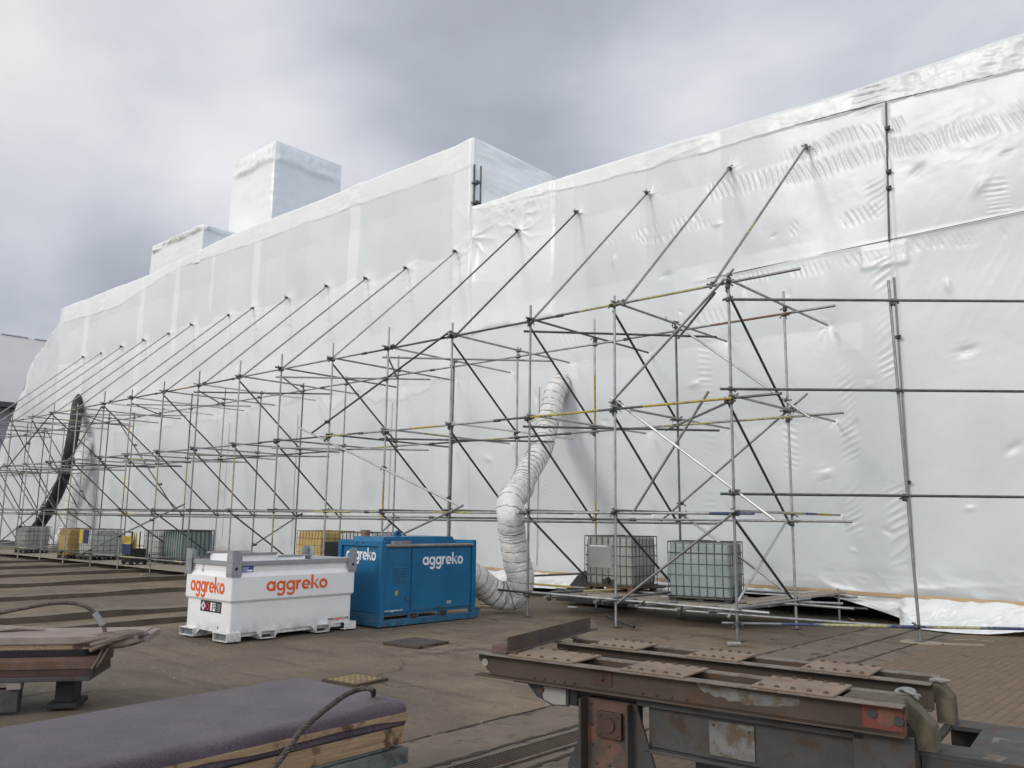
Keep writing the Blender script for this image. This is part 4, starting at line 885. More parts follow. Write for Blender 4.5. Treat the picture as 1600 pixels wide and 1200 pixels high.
def foot(a, b, da, db, axis, name='foot'):   # square tube foot open at the end, showing its pocket
    m_ = MB(); t = .012; z0, z1 = .0, .125
    if axis == 'x': m_.box((a, b, z0), (a+da, b+t, z1)); m_.box((a, b+db-t, z0), (a+da, b+db, z1)); m_.box((a, b+t, z0), (a+da, b+db-t, z0+t)); m_.box((a, b+t, z1-t), (a+da, b+db-t, z1))
    else: m_.box((a, b, z0), (a+t, b+db, z1)); m_.box((a+da-t, b, z0), (a+da, b+db, z1)); m_.box((a+t, b, z0), (a+da-t, b+db, z0+t)); m_.box((a+t, b, z1-t), (a+da-t, b+db, z1))
    return m_
for b, db in ((-.025, .39), (.955, .435)):
    for a, da in ((-.045, .25), (LT-.205, .25)):
        m_ = foot(a, b, da, db, 'x'); m_.box((a+.06, b+.013, .013), (a+.07, b+db-.013, .112), 1); m_.build('skid_foot', [M['white'], M['pocket']], tk)
m_ = MB(); m_.prism([(.955, .12), (.955, .03), (.84, .12)], -.0, .012, 'x'); m_.prism([(.366, .12), (.48, .12), (.366, .03)], -.0, .012, 'x'); m_.build('web_plate', M['white'], tk)
for a in (.55, 1.60):
    m_ = foot(a, -.035, .27, WT+.07, 'y'); m_.prism([(a-.10, .12), (a, .12), (a, .02)], -.02, 0, 'y'); m_.prism([(a+.27, .02), (a+.27, .12), (a+.37, .12)], -.02, 0, 'y'); m_.build('fork_pocket', M['white'], tk)
    p_ = MB(); p_.box((a+.015, .10, .015), (a+.255, .12, .11)); p_.build('pocket_back', M['slot'], tk)  # dark back panel paints the shade inside the pocket
for b0 in (.06, WT-.1): m_ = MB(); m_.box((.21, b0, .05), (LT-.21, b0+.04, .112)); m_.build('skirt_bar', M['white'], tk)
put_letters('aggreko', 1.20, .152, frame_long(.624, -.0022, .722), M['orange'], tk)
put_letters('aggreko', 1.03, .165, frame_end(-.0022, 1.205, .70), M['orange'], tk)
put_letters('', .44, .034, frame_long(1.88, .033, .17), None, tk, 'web_address', split=[('www.', 'black'), ('aggreko', 'orange'), ('.com', 'black')])
m_ = MB(); m_.box((.19, .048, 1.03), (.40, .0545, 1.125)); m_.build('data_plate', M['plateblue'], tk)
m_ = MB()
for k in range(4): m_.box((.205, .0468, 1.045+.018*k), (.30+.02*(k % 2), .0474, 1.052+.018*k))
m_.box((.29, .0468, 1.04), (.385, .0474, 1.066)); m_.build('plate_print', M['whitelet'], tk)
hz = MB(); hz.box((.0295, .30, .40), (.0345, .91, .565)); hzo = hz.build('hazard_panel', M['black'], tk)
m_ = MB(); zc = .483
def dia(m_, b, r_, d, i): m_.add([(.0295-d, b-r_, zc), (.0295-d, b, zc-r_*1.05), (.0295-d, b+r_, zc), (.0295-d, b, zc+r_*1.05)], [(0, 1, 2, 3)], i)
dia(m_, .83, .068, .0008, 0); dia(m_, .70, .068, .0008, 1); dia(m_, .70, .040, .0014, 2); dia(m_, .83, .032, .0014, 2)
m_.box((.0283, .56, .42), (.0290, .615, .545), 0); m_.box((.0283, .47, .42), (.0290, .535, .545), 0); m_.box((.0276, .485, .455), (.0280, .52, .49), 2); m_.box((.0276, .485, .505), (.0280, .52, .53), 2)
for k in range(6): m_.box((.0283, .32, .425+.02*k), (.0290, .32+.09+.03*(k % 2), .434+.02*k), 3)
m_.build('hazard_marks', [M['whitelet'], M['hazred'], M['black'], M['idplate']], hzo)
m_ = MB(); m_.path([(.045, .93, 1.12), (.035, .925, 1.08), (.035, .93, 1.05)], .004, 6); m_.path([(.035, .93+.02*math.cos(t*.7), 1.03+.02*math.sin(t*.7)) for t in range(10)], .004, 6); m_.build('seal_wire', M['cage'], tk)
m_ = MB(); m_.box((.03, .35, .16), (.036, .385, .2)); m_.build('drain_plug', M['bolt'], tk)

# blue hot air unit ------------------------------------------------
bl = unit_root('heater_unit', -11.877, 9.789, .019, label='blue boxed heater unit with white lettering feeding the white duct', cat='heater unit')
LB, WB, HB = 2.368, 1.308, 1.485
m_ = MB(); m_.bbox((.06, .045, .17), (LB-.06, WB-.045, 1.40), .008); m_.build('body', M['blue'], bl)
m_ = MB()
for a in (0, LB-.10):
    for b in (0, WB-.10): m_.bbox((a, b, .06), (a+.10, b+.10, HB), .006)
m_.bbox((.0, .101, 1.385), (.075, WB-.101, HB-.002), .006); m_.bbox((LB-.075, .101, 1.385), (LB, WB-.101, HB-.002), .006)
m_.bbox((.101, .012, .06), (LB-.101, .07, .105), .005); m_.bbox((.003, .101, .06), (.07, WB-.101, .19), .005)
m_.build('frame', M['blue'], bl)
m_ = MB(); m_.prism([(-.05, .0), (LB+.03, .0), (LB+.11, .16), (LB+.085, .165), (LB+.02, .085), (-.05, .085)], -.04, .10, 'y'); m_.prism([(-.05, .0), (LB+.03, .0), (LB+.11, .16), (LB+.085, .165), (LB+.02, .085), (-.05, .085)], WB-.10, WB+.04, 'y'); m_.box((-.05, .1, .005), (.1, WB-.1, .08)); m_.build('skid', M['bluedark'], bl)
for a in (.70, 1.43):
    m_ = MB(); m_.box((a-.02, .008, .075), (a+.2, .045, .205)); o = m_.build('fork_pocket', M['bluedark'], bl); p_ = MB(); p_.box((a+.01, .004, .095), (a+.17, .0075, .185)); p_.build('pocket_opening', M['slot'], o)  # dark panel stands in for the shaded pocket opening
for a0, a1, nm in ((.115, .705, 'side_door'), (.745, LB-.125, 'side_door')):
    m_ = MB(); m_.bbox((a0, .026, .225), (a1, .048, 1.345), .006); d_ = m_.build('side_door', M['blue'], bl)
    if a0 < .5:
        v_ = MB()
        for r_ in range(8):
            for c_ in range(3): v_.prism([(.012, .74+.037*r_), (.026, .735+.037*r_), (.026, .755+.037*r_)], .30+.12*c_, .40+.12*c_, 'x')
        v_.build('louvres', M['bluedark'], d_); h_ = MB(); h_.box((.60, .010, .42), (.66, .026, .47)); h_.build('handle', M['cage'], d_)
    else: h_ = MB(); h_.box((1.35, .012, .25), (1.48, .026, .275)); h_.build('latch', M['cage'], d_)
for a_ in (.735,):
    for z_ in (.36, .78, 1.2): m_ = MB(); m_.tube((a_, .018, z_-.05), (a_, .018, z_+.05), .012, 8); m_.build('hinge', M['bluedark'], bl)
m_ = MB(); m_.box((1.62, .0235, .30), (1.74, .0255, .36)); m_.build('rating_label', M['idplate'], bl)
m_ = MB(); m_.box((.36, .0235, .52), (.42, .0255, .60)); m_.build('warning_label', M['signyellow'], bl)
m_ = MB(); m_.bbox((.045, .115, .225), (.062, WB-.115, 1.37), .004); m_.build('end_panel', M['blue'], bl)
m_ = MB(); m_.tube((.10, .015, 1.40), (LB-.10, .015, 1.395), .03, 10); m_.box((.1, .02, 1.375), (LB-.1, .06, 1.425)); m_.build('gutter', M['gutter'], bl)
m_ = MB(); m_.prism([(.15, 1.41), (LB-.35, 1.41), (LB-.45, 1.55), (-.0+.22, 1.55)], .22, 1.10, 'y'); m_.build('roof_hood', M['blue'], bl)
m_ = MB(); m_.box((.28, .0, 1.43), (.68, .09, 1.48)); m_.build('roof_ledge', M['gutter'], bl)
m_ = MB(); pts = [(.0+.055*math.cos(R(t)), .06*math.sin(R(t))) for t in range(0, 181, 20)]
m_.prism([(.86+.07, 1.55), *[(.86+p*1.25, 1.60+q) for p, q in pts], (.86-.07, 1.55)], .60, .66, 'y'); lu = m_.build('lifting_lug', M['blue'], bl)
m_ = MB(); m_.tube((.86, .597, 1.605), (.86, .5985, 1.605), .032, 12); m_.build('eye', M['black'], lu)
m_ = MB(); m_.tube((.35, .95, 1.4), (.35, .95, 1.66), .085, 18); m_.tube((.35, .95, 1.60), (.35, .95, 1.665), .092, 18); m_.build('exhaust_stack', M['rusttube'], bl)
m_ = MB()
for b in (.55, .72): m_.tube((-.002, b, 1.435), (.004, b, 1.435), .02, 10)
m_.build('lashing_holes', M['black'], bl)
put_letters('aggreko', 1.04, .150, frame_long(.996, .0245, 1.035), M['whitelet'], bl)
put_letters('aggreko', .90, .150, frame_end(.0435, 1.10, 1.135), M['whitelet'], bl)
put_letters('www.aggreko.com', .40, .024, frame_long(.13, .0245, .245), M['whitelet'], bl, 'web_address')

# ------------------------------------------------------------------ intermediate bulk tanks
def rbox_mesh(w_, d_, z0, z1, r, bulge=.015, n=6, level=0.0):
    m_ = MB(); prof = []
    for k in range(n+1): t = R(90*k/n); prof.append((r-r*math.sin(t), z0+r-r*math.cos(t)))
    for k in range(1, 20): prof.append((-bulge*math.sin(math.pi*k/20)-.003*math.cos(math.pi*k), z0+r+(z1-z0-2*r)*k/20))
    for k in range(n+1): t = R(90*k/n); prof.append((r-r*math.cos(t), z1-r+r*math.sin(t)))
    rings = []; rc = .085
    for ins, z in prof:
        pts = []; x0, x1, y0, y1 = -w_/2+ins, w_/2-ins, -d_/2+ins, d_/2-ins; c = max(rc-ins*.4, .03)
        for cx, cy, a0 in ((x0+c, y0+c, 180), (x1-c, y0+c, 270), (x1-c, y1-c, 0), (x0+c, y1-c, 90)):
            for k in range(6): t = R(a0+18*k); pts.append((cx+c*math.cos(t), cy+c*math.sin(t), z))
        rings.append(pts)
    nn = 24; m_.add([p for q in rings for p in q], [(j*nn+i, j*nn+(i+1) % nn, (j+1)*nn+(i+1) % nn, (j+1)*nn+i) for j in range(len(rings)-1) for i in range(nn)], 0, True)
    for i_, f_ in enumerate(m_.f):
        if max(m_.v[k_][2] for k_ in f_) < z0+(z1-z0)*level: m_.m[i_] = 1
    m_.add(rings[0], [tuple(reversed(range(nn)))]); m_.add(rings[-1], [tuple(range(nn))]); return m_
def ibc(loc, rz, bottle, label, cage='cage', w_=1.2, d_=1.0, h=1.16, nv=(7, 6), nh=5, pal=.13, plate=None, valve=True, slats=False, lid='black', pallet='pallet', group='cage tanks beside the ship'):
    t = empty('bulk_tank', loc, rz, label=label, cat='bulk tank', group=group)
    lv = {'ibcblue': .72, 'ibcwhite': .60, 'ibcgrey': .45}.get(bottle, 0); o = rbox_mesh(w_-.03, d_-.03, pal+.01, h-.025, .07, level=lv).build('bottle', [M[bottle], M[bottle+'_full' if bottle+'_full' in M else bottle]], t)
    m_ = MB(); m_.tube((0, 0, h-.03), (0, 0, h+.02), .09, 16); m_.build('cap', M[lid], o)
    m_ = MB(); r = .0092; zt = h-.008
    zs = [pal+.02+(zt-pal-.02)*k/nh for k in range(nh+1)]
    for z in zs:
        rr = .013 if z in (zs[-1],) else r; c = [(-w_/2, -d_/2, z), (w_/2, -d_/2, z), (w_/2, d_/2, z), (-w_/2, d_/2, z)]
        for k in range(4): m_.tube(c[k], c[(k+1) % 4], rr, 6)
    for k in range(nv[0]+1):
        x = -w_/2+w_*k/nv[0]
        for y in (-d_/2, d_/2): m_.tube((x, y, pal), (x, y, zt), r*(2.4 if slats else 1), 6)
    for k in range(1, nv[1]):
        y = -d_/2+d_*k/nv[1]
        for x in (-w_/2, w_/2): m_.tube((x, y, pal), (x, y, zt), r*(2.4 if slats else 1), 6)
    m_.build('cage', M[cage], t)
    m_ = MB()
    for y in (-d_/2+.06, 0, d_/2-.06): m_.box((-w_/2, y-.05, 0), (w_/2, y+.05, .022))
    for x in (-w_/2+.07, 0, w_/2-.07):
        for y in (-d_/2+.06, 0, d_/2-.06): m_.box((x-.06, y-.05, .023), (x+.06, y+.05, .10))
    m_.box((-w_/2+.01, -d_/2+.01, .101), (w_/2-.01, d_/2-.01, pal)); m_.build('pallet', M[pallet], t)
    if valve:
        m_ = MB(); m_.tube((.0, -d_/2+.06, pal+.11), (0, -d_/2-.05, pal+.11), .045, 12); m_.box((-.05, -d_/2-.03, pal+.15), (.05, -d_/2-.005, pal+.175)); m_.tube((0, -d_/2-.05, pal+.11), (0, -d_/2-.06, pal+.07), .035, 10); v_ = m_.build('valve', M['black'], t)
    for (mt, lo, hi, nm) in (plate or []): q = MB(); q.box(lo, hi); q.build(nm, M[mt], t)
    return t
def corner_loc(cx, cy, rz, w_, d_):          # centre from the near right-hand corner
    return cx-w_/2*math.cos(rz)-d_/2*math.sin(rz), cy-w_/2*math.sin(rz)+d_/2*math.cos(rz)
x, y = corner_loc(-10.0, 14.92, R(2), 1.2, 1.0)
tA = ibc((x, y, .402), R(2), 'ibcgrey', 'dull grey caged tank with a pale plate and black valve on the near platform', h=1.17, nv=(8, 7), pallet='rustpallet',
    plate=[('idplate', (-.50, -.512, .50), (.10, -.506, .98), 'id_plate'), ('whitelet', (-.46, -.5165, .94), (-.02, -.513, .965), 'white_strip')])
q = MB(); q.add([(.02+.19*math.cos(R(t)), -.487, .27+.17*max(math.sin(R(t)), -.6)) for t in range(0, 360, 15)], [tuple(range(24))]); q.build('valve_recess', M['pallet'], tA)
x, y = corner_loc(-7.62, 14.62, R(14), 1.2, 1.0)
ibc((x, y, .400), R(14), 'ibcblue', 'pale green grey caged tank without a plate at the right end of the near platform', h=1.12, pal=.05, nv=(8, 6), valve=False, lid='black')
def tank(cx, cy, z, rz, *a, **k):
    w_ = k.get('w_', 1.2); d_ = k.get('d_', 1.0); x, y = corner_loc(cx, cy, R(rz), w_, d_); return ibc((x, y, z), R(rz), *a, **k)
tank(-20.3, 14.5, .34, 0, 'ibcyellow', 'straw yellow caged tank with a charcoal plate behind the white fuel tank', cage='cageamber', nv=(8, 5), d_=1.2, plate=[('darkplate', (.606, -.55, .35), (.612, .1, .86), 'side_plate')], lid='orange')
tank(-18.3, 14.75, .34, 0, 'ibcwhite', 'milky caged tank half hidden behind the blue heater unit', w_=1.5, h=1.15, nv=(9, 6))
YZ = .182
tank(-40.5, 13.5, YZ, 0, 'ibcgrey', 'grubby caged tank with a black cap at the far left beside the black duct', nv=(7, 6))
tank(-34.9, 13.15, YZ, 0, 'ibcamber', 'amber stained caged tank between the white duct and the tank with yellow and navy panels', cage='cageamber', nv=(7, 6), w_=.95)
tank(-33.2, 13.35, YZ, 0, 'ibcwhite', 'milky caged tank with yellow and navy panels on its end', nv=(7, 5), d_=1.2, w_=1.15, plate=[('signyellow', (-.52, -.617, .62), (-.18, -.607, 1.13), 'yellow_panel'), ('signblue', (-.12, -.617, .62), (.30, -.607, 1.13), 'navy_panel'), ('ibcgrey', (.589, -.30, .93), (.594, .25, 1.10), 'moulded_handle')])
tank(-30.35, 14.6, YZ, 0, 'ibcwhite', 'milky caged tank with a pale plate standing left of the slate blue tank', nv=(7, 6), plate=[('idplate', (-.55, -.515, .35), (.05, -.507, .80), 'id_plate')], lid='redpaint')
tank(-28.4, 14.5, YZ, 3, 'ibcslate', 'slate blue tank in a close barred cage at the right end of the far row', nv=(8, 7), nh=1, w_=1.25, d_=1.2, h=1.2, cage='cage', slats=True, valve=False, plate=[('darkplate', (-.64, -.62, 1.185), (.64, .62, 1.20), 'flat_lid')])
st = empty('spill_trolley', (-29.8, 13.5, YZ), label='black trolley with yellow and navy panels standing between two milky caged tanks', cat='trolley')
m_ = MB(); m_.box((-.35, -.3, .08), (.35, .3, .14)); m_.box((-.3, -.25, .14), (.3, .25, .55))
for x in (-.32, .32): m_.tube((x, -.28, .08), (x, -.28, 1.12), .022, 8); m_.tube((x, .28, .08), (x, .28, 1.12), .022, 8)
m_.tube((-.32, -.28, 1.12), (.32, -.28, 1.12), .022, 8); m_.build('frame', M['black'], st)
for mt, z0, z1, nm in (('signyellow', .72, .98, 'yellow_panel'), ('signblue', .36, .70, 'navy_panel')): m_ = MB(); m_.box((-.34, -.325, z0), (.34, -.305, z1)); m_.build(nm, M[mt], st)
for x in (-.2, .05, .2): m_ = MB(); m_.tube((x, -.1, .55), (x+.03, -.1, 1.1), .05, 8, r2=.015); m_.build('cone', M['signyellow'], st)
for x in (-.28, .28):
    for y in (-.24, .24): m_ = MB(); m_.tube((x-.02, y, .075), (x+.02, y, .075), .075, 12); m_.build('wheel', M['black'], st)

# ------------------------------------------------------------------ flexible ducts
def duct(name, pts, r, label, mats, pitch=.21, seed=0, k=10, wr=.02, ends=(1, 1)):
    t = empty(name, pts[0], label=label, cat='air duct'); c = spline(pts, k); P0 = Vector(pts[0]); n = 40
    # resample evenly
    L_ = [0]
    for i in range(1, len(c)): L_.append(L_[-1]+(c[i]-c[i-1]).length)
    m = max(int(L_[-1]/.022), 40); L_ = np.array(L_); arr = np.array([tuple(q) for q in c]); s = np.linspace(0, L_[-1], m)
    C_ = np.stack([np.interp(s, L_, arr[:, j]) for j in range(3)], 1)
    for _ in range(6): C_[1:-1] = .25*C_[:-2]+.5*C_[1:-1]+.25*C_[2:]
    T_ = np.gradient(C_, axis=0); T_ /= np.linalg.norm(T_, axis=1)[:, None]
    up = Vector(T_[0]).orthogonal().normalized(); ups = []
    for i in range(m): d = Vector(T_[i]); up = (up-d*up.dot(d)).normalized(); ups.append(tuple(up))
    U = np.array(ups); V = np.cross(T_, U); K = np.gradient(T_, axis=0)/np.gradient(s)[:, None]
    th = np.linspace(0, 2*np.pi, n, endpoint=False)
    dirs = U[:, None]*np.cos(th)[None, :, None]+V[:, None]*np.sin(th)[None, :, None]
    inner = np.clip(np.einsum('mj,mnj->mn', K, dirs), 0, 1.6)
    # cloth bellies out between the spiral wire and bunches on the inside of a bend
    ph = (s[:, None]/pitch+th[None]/(2*np.pi)) % 1
    env = sstep(0, .25, s)[:, None]*sstep(0, .25, s[-1]-s)[:, None]
    rad = r*(.99+.028*np.sin(np.pi*ph)*env)
    rad = rad+r*(ridge(th[None]*3.4+s[:, None]*2.5, s[:, None]*2.2-th[None]*.8, 3, seed)-.5)*.11
    rad = rad+r*inner*.07*np.cos(2*np.pi*s[:, None]/.075+3*np.sin(th)[None])-inner*r*.04
    P = C_[:, None]+dirs*rad[..., None]
    mb = MB(); mb.add([tuple(q) for q in (P.reshape(-1, 3)-np.array(P0))], [(i*n+j, i*n+(j+1) % n, (i+1)*n+(j+1) % n, (i+1)*n+j) for i in range(m-1) for j in range(n)], 0, True); mb.build('cloth', M[mats[0]], t)
    pts_ = []; tot = s[-1]/pitch
    for q in np.linspace(.1, tot-.1, int(tot*26)):
        ss = q*pitch; a = -2*np.pi*(q % 1); i = min(int(ss/s[-1]*(m-1)), m-1)
        pts_.append(Vector(C_[i]-np.array(P0))+(Vector(U[i])*math.cos(a)+Vector(V[i])*math.sin(a))*(r*1.0+.004))
    mb = MB(); mb.path(pts_, .0098*r/.3, 5); mb.build('wire_rib', M[mats[1]], t)
    if ends[1]:
        d = Vector(T_[-1]); e = Vector(C_[-1])-P0; mb = MB(); mb.tube(e-d*.06, e+d*.03, r*1.06, 24); mb.build('cuff', M[mats[1]], t)
    return t
duct('air_duct', [(-12.25, 12.0, .80), (-12.22, 12.45, .74), (-12.25, 12.85, .52), (-12.12, 13.25, .31), (-11.9, 13.44, .36), (-11.77, 13.43, .66), (-11.80, 13.33, 1.05), (-11.80, 13.18, 1.6), (-11.73, 13.04, 2.0), (-11.9, 13.25, 2.3), (-12.3, 14.0, 2.55), (-12.72, 14.6, 2.82), (-13.28, 15.85, 3.6), (-13.68, 16.55, 4.2), (-13.80, 16.9, 4.75), (-13.87, 17.15, 5.25), (-13.92, 17.6, 5.6)], .275,
     'dirty white ribbed duct rising from the blue heater unit into the wrapped ship', ('duct', 'ductrib'), ends=(1, 0))
duct('air_duct', [(-49.3, 16.4, .42), (-48.6, 16.45, .8), (-47.8, 16.5, 1.26), (-46.33, 16.5, 2.31), (-45.02, 16.5, 3.73), (-44.46, 16.5, 5.48), (-45.3, 16.9, 6.7), (-46.35, 17.35, 7.7), (-46.9, 17.75, 8.1)], .275,
     'black flexible duct hanging down the side of the wrapped ship at the far left', ('ductblack', 'ductribblack'), .4, 5, ends=(1, 0))
duct('air_duct', [(-46.4, 15.4, .36), (-45.0, 15.5, .34), (-44.0, 15.9, .36), (-43.55, 16.2, .9), (-43.6, 16.4, 1.8), (-43.6, 16.6, 3.5), (-43.9, 16.8, 4.4), (-44.35, 17.05, 5.1), (-44.8, 17.7, 5.6)], .32,
     'grey white duct standing behind the amber tank beside the black duct', ('duct', 'ductrib'), .42, 9, ends=(1, 0))

# ------------------------------------------------------------------ rusty steel cradle in the foreground
OC = Vector((-4.43, 4.5, 0)); UC = Vector((.9943, .107, 0)); VC = Vector((-.107, .9943, 0))
crd = bpy.data.objects.new('slip_cradle', None); COL.objects.link(crd)
crd.matrix_world = Matrix(((UC.x, VC.x, 0, OC.x), (UC.y, VC.y, 0, OC.y), (0, 0, 1, 0), (0, 0, 0, 1)))
tag(crd, 'heavy rusty steel ship cradle of riveted double girders in the right foreground', 'ship cradle')
ZT, ZB = .95, .79
def girder(v0, v1, u0, u1, name, taper=True):
    """two channels, toes outwards, joined by riveted cover plates"""
    g_ = MB(); t = .014
    for vv, s in ((v0, 1), (v1, -1)):        # s: web lies towards the middle
        w0, w1 = sorted((vv+s*.075, vv+s*.088)); f0, f1 = sorted((vv, vv+s*.0745))
        poly = [(u0+.14, ZB+.012), (u1, ZB+.012), (u1, ZT-.012), (u0+.03, ZT-.012), (u0+.03, ZT-.06)]
        g_.prism(poly, w0, w1, 'y', 0)
        g_.bbox((u0, min(f0, w0)-.0, ZT-.0115), (u1, max(f1, w1), ZT), .004, 1)
        g_.bbox((u0+.05, min(f0, w0), ZB), (u1, max(f1, w1), ZB+.0115), .004, 0)
    return g_.build(name, [M['rustbeam'], M['flange']], crd)
gA = girder(0, .42, 0, 2.9, 'girder'); gB = girder(.80, 1.20, .16, 2.9, 'girder')
def rivet(m_, x, y, z, r=.017):
    for k in range(2):
        pass
    n = 8; vs = [(x+r*math.cos(2*math.pi*i/n), y+r*math.sin(2*math.pi*i/n), z) for i in range(n)]+[(x+.72*r*math.cos(2*math.pi*i/n), y+.72*r*math.sin(2*math.pi*i/n), z+r*.55) for i in range(n)]+[(x, y, z+r*.8)]
    m_.add(vs, [(i, (i+1) % n, n+(i+1) % n, n+i) for i in range(n)]+[(n+i, n+(i+1) % n, 2*n) for i in range(n)], 0, True)
def vrivet(m_, x, y, z, r=.015):             # rivet head on a face looking towards -y
    n = 8; vs = [(x+r*math.cos(2*math.pi*i/n), y, z+r*math.sin(2*math.pi*i/n)) for i in range(n)]+[(x+.7*r*math.cos(2*math.pi*i/n), y-r*.55, z+.7*r*math.sin(2*math.pi*i/n)) for i in range(n)]+[(x, y-r*.8, z)]
    m_.add(vs, [(i, (i+1) % n, n+(i+1) % n, n+i) for i in range(n)]+[(n+i, n+(i+1) % n, 2*n) for i in range(n)], 0, True)
def cover(u0, u1, v0, v1, g_, mat):
    m_ = MB(); m_.bbox((u0, v0, ZT+.001), (u1, v1, ZT+.013), .003); r_ = m_; n0 = len(m_.f)
    for k in range(5):
        x = u0+.05+(u1-u0-.1)*k/4
        rivet(r_, x, v0+.035, ZT+.013); rivet(r_, x, v1-.035, ZT+.013)
    m_.m = [0]*n0+[1]*(len(m_.f)-n0); m_.build('cover_plate', [M[mat], M['rustbeam']], crd)
cover(.33, .86, .012, .41, gA, 'plate'); cover(1.22, 1.66, .012, .41, gA, 'platered'); cover(2.08, 2.55, .012, .41, gA, 'platered')
cover(.52, .92, .81, 1.19, gB, 'plate'); cover(1.32, 1.70, .81, 1.19, gB, 'plate'); cover(2.12, 2.55, .81, 1.19, gB, 'platered')
m_ = MB()
for x in (.62, .70, .78, .86, .94): vrivet(m_, x-.1, .0745, ZB+.03, .012)
for x in (1.35, 1.45, 1.55, 1.65): vrivet(m_, x, .0745, ZB+.03, .012)
m_.build('web_rivets', M['rustbeam'], crd)
m_ = MB(); m_.tube((.085, .0745, .875), (.085, .0725, .875), .027, 16); m_.build('web_hole', M['idplate'], crd)
m_ = MB(); m_.box((.99, .068, .83), (1.13, .0745, .92)); vrivet(m_, 1.06, .068, .875, .02); m_.build('web_pad', M['darkred'], crd)
m_ = MB(); n = 26; top = []; bot = []
for k in range(n): x = 1.72+.62*k/(n-1); top.append((x, .925+random.uniform(-.004, .006)-.02*(k/(n-1)))); bot.append((x, .925-.02-.055*math.sin(math.pi*k/(n-1))**.6+random.uniform(-.008, .008)-.02*(k/(n-1))))
vs = [(a, .0738, b) for a, b in top]+[(a, .0738, b) for a, b in bot]; m_.add(vs, [(k, k+1, n+k+1, n+k) for k in range(n-1)]); m_.build('white_paint_patch', M['patch'], crd)
m_ = MB(); m_.box((2.68, .070, .808), (2.885, .0745, .932)); m_.build('red_end_patch', M['redpaint'], crd)
m_ = MB(); m_.tube((2.80, .0695, .873), (2.80, .066, .873), .052, 20); m_.build('red_disc', M['redlead'], crd)
for bx, bz_ in ((2.735, .885), (2.865, .862)): m_ = MB(); m_.tube((bx, .0695, bz_), (bx, .060, bz_), .025, 12); m_.build('bolt_head', M['darksteel'], crd)
# hanging bracket under the left end of the front girder
m_ = MB(); m_.prism([(.42, .788), (.78, .788), (.78, .655), (.64, .648), (.60, .665), (.52, .69), (.47, .74)], .10, .112, 'y'); m_.box((.36, .05, .7755), (.82, .16, .7885)); hb = m_.build('hanging_bracket', M['darksteel'], crd)
m_ = MB(); m_.prism([(.56, .78), (.76, .78), (.76, .665), (.66, .655), (.58, .68)], .0975, .0985, 'y'); m_.build('pale_face', M['idplate'], hb)
m_ = MB(); m_.tube((.56, .0972, .745), (.56, .085, .745), .024, 12); m_.build('pin', M['rustbeam'], hb)
m_ = MB(); m_.box((.775, .11, .665), (.84, .30, .788)); m_.build('stay', M['black'], hb)
m_ = MB(); m_.box((.92, .16, .742), (1.9, .40, .7895)); m_.build('packing_plate', M['darkred'], crd)
# lower frame
m_ = MB(); m_.prism([(1.36, .49), (2.66, .47), (2.66, .735), (1.36, .735)], .14, .155, 'y'); m_.bbox((1.30, .085, .735), (2.68, .30, .765), .004); m_.bbox((1.34, .10, .455), (2.68, .26, .475), .004)
m_.box((1.34, .9, .10), (2.8, .92, .735)); m_.build('lower_beam', M['greysteel'], crd)
m_ = MB(); m_.box((1.77, .128, .505), (2.05, .1395, .705)); pt = m_.build('patch_plate', M['patch'], crd)
m_ = MB(); m_.tube((1.80, .1278, .68), (1.80, .1268, .68), .008, 8); m_.tube((2.02, .1278, .67), (2.02, .1268, .67), .008, 8); m_.build('holes', M['black'], pt)
m_ = MB(); m_.bbox((2.62, .085, .0), (2.93, .105, .785), .003); m_.bbox((2.912, .106, .0), (2.932, .40, .70), .003); m_.box((1.6, .3, .0), (2.6, .32, .45)); m_.build('end_plate', M['greysteel'], crd)
# column with flanges, red lead web, cover box and gusset
m_ = MB(); m_.bbox((.90, .03, -.0), (.918, .23, .735), .004); m_.bbox((1.245, .03, -.0), (1.263, .23, .735), .004); m_.box((.90, .231, .0), (1.263, .245, .735)); m_.build('column_flange', M['greysteel'], crd)
m_ = MB(); m_.box((.919, .120, .0), (1.244, .134, .732)); cw = m_.build('column_web', M['redlead'], crd)
m_ = MB()
for x, z in ((.95, .70), (.955, .57), (.955, .45), (.985, .33), (1.08, .33), (1.2, .33), (1.08, .45), (1.2, .6), (.985, .2), (1.1, .2), (1.21, .2)): vrivet(m_, x, .120, z, .014)
m_.build('web_rivets', M['rustbeam'], cw)
m_ = MB(); m_.bbox((1.005, .088, .50), (1.185, .119, .665), .006); m_.tube((1.095, .088, .585), (1.095, .076, .585), .045, 18)
for x in (1.03, 1.16):
    for z in (.525, .64): vrivet(m_, x, .088, z, .010)
m_.build('bearing_cover', M['darkred'], cw)
m_ = MB(); m_.prism([(1.2635, .0), (1.46, .0), (1.44, .30), (1.29, .735), (1.2635, .735)], .10, .118, 'y'); 
for x in (1.34, 1.40): vrivet(m_, x, .10, .29, .014)
m_.prism([(.8995, .0), (.74, .0), (.74, .28), (.88, .55), (.8995, .6)], .16, .178, 'y'); vrivet(m_, .79, .16, .25, .016)
m_.build('gusset', M['darksteel'], crd)
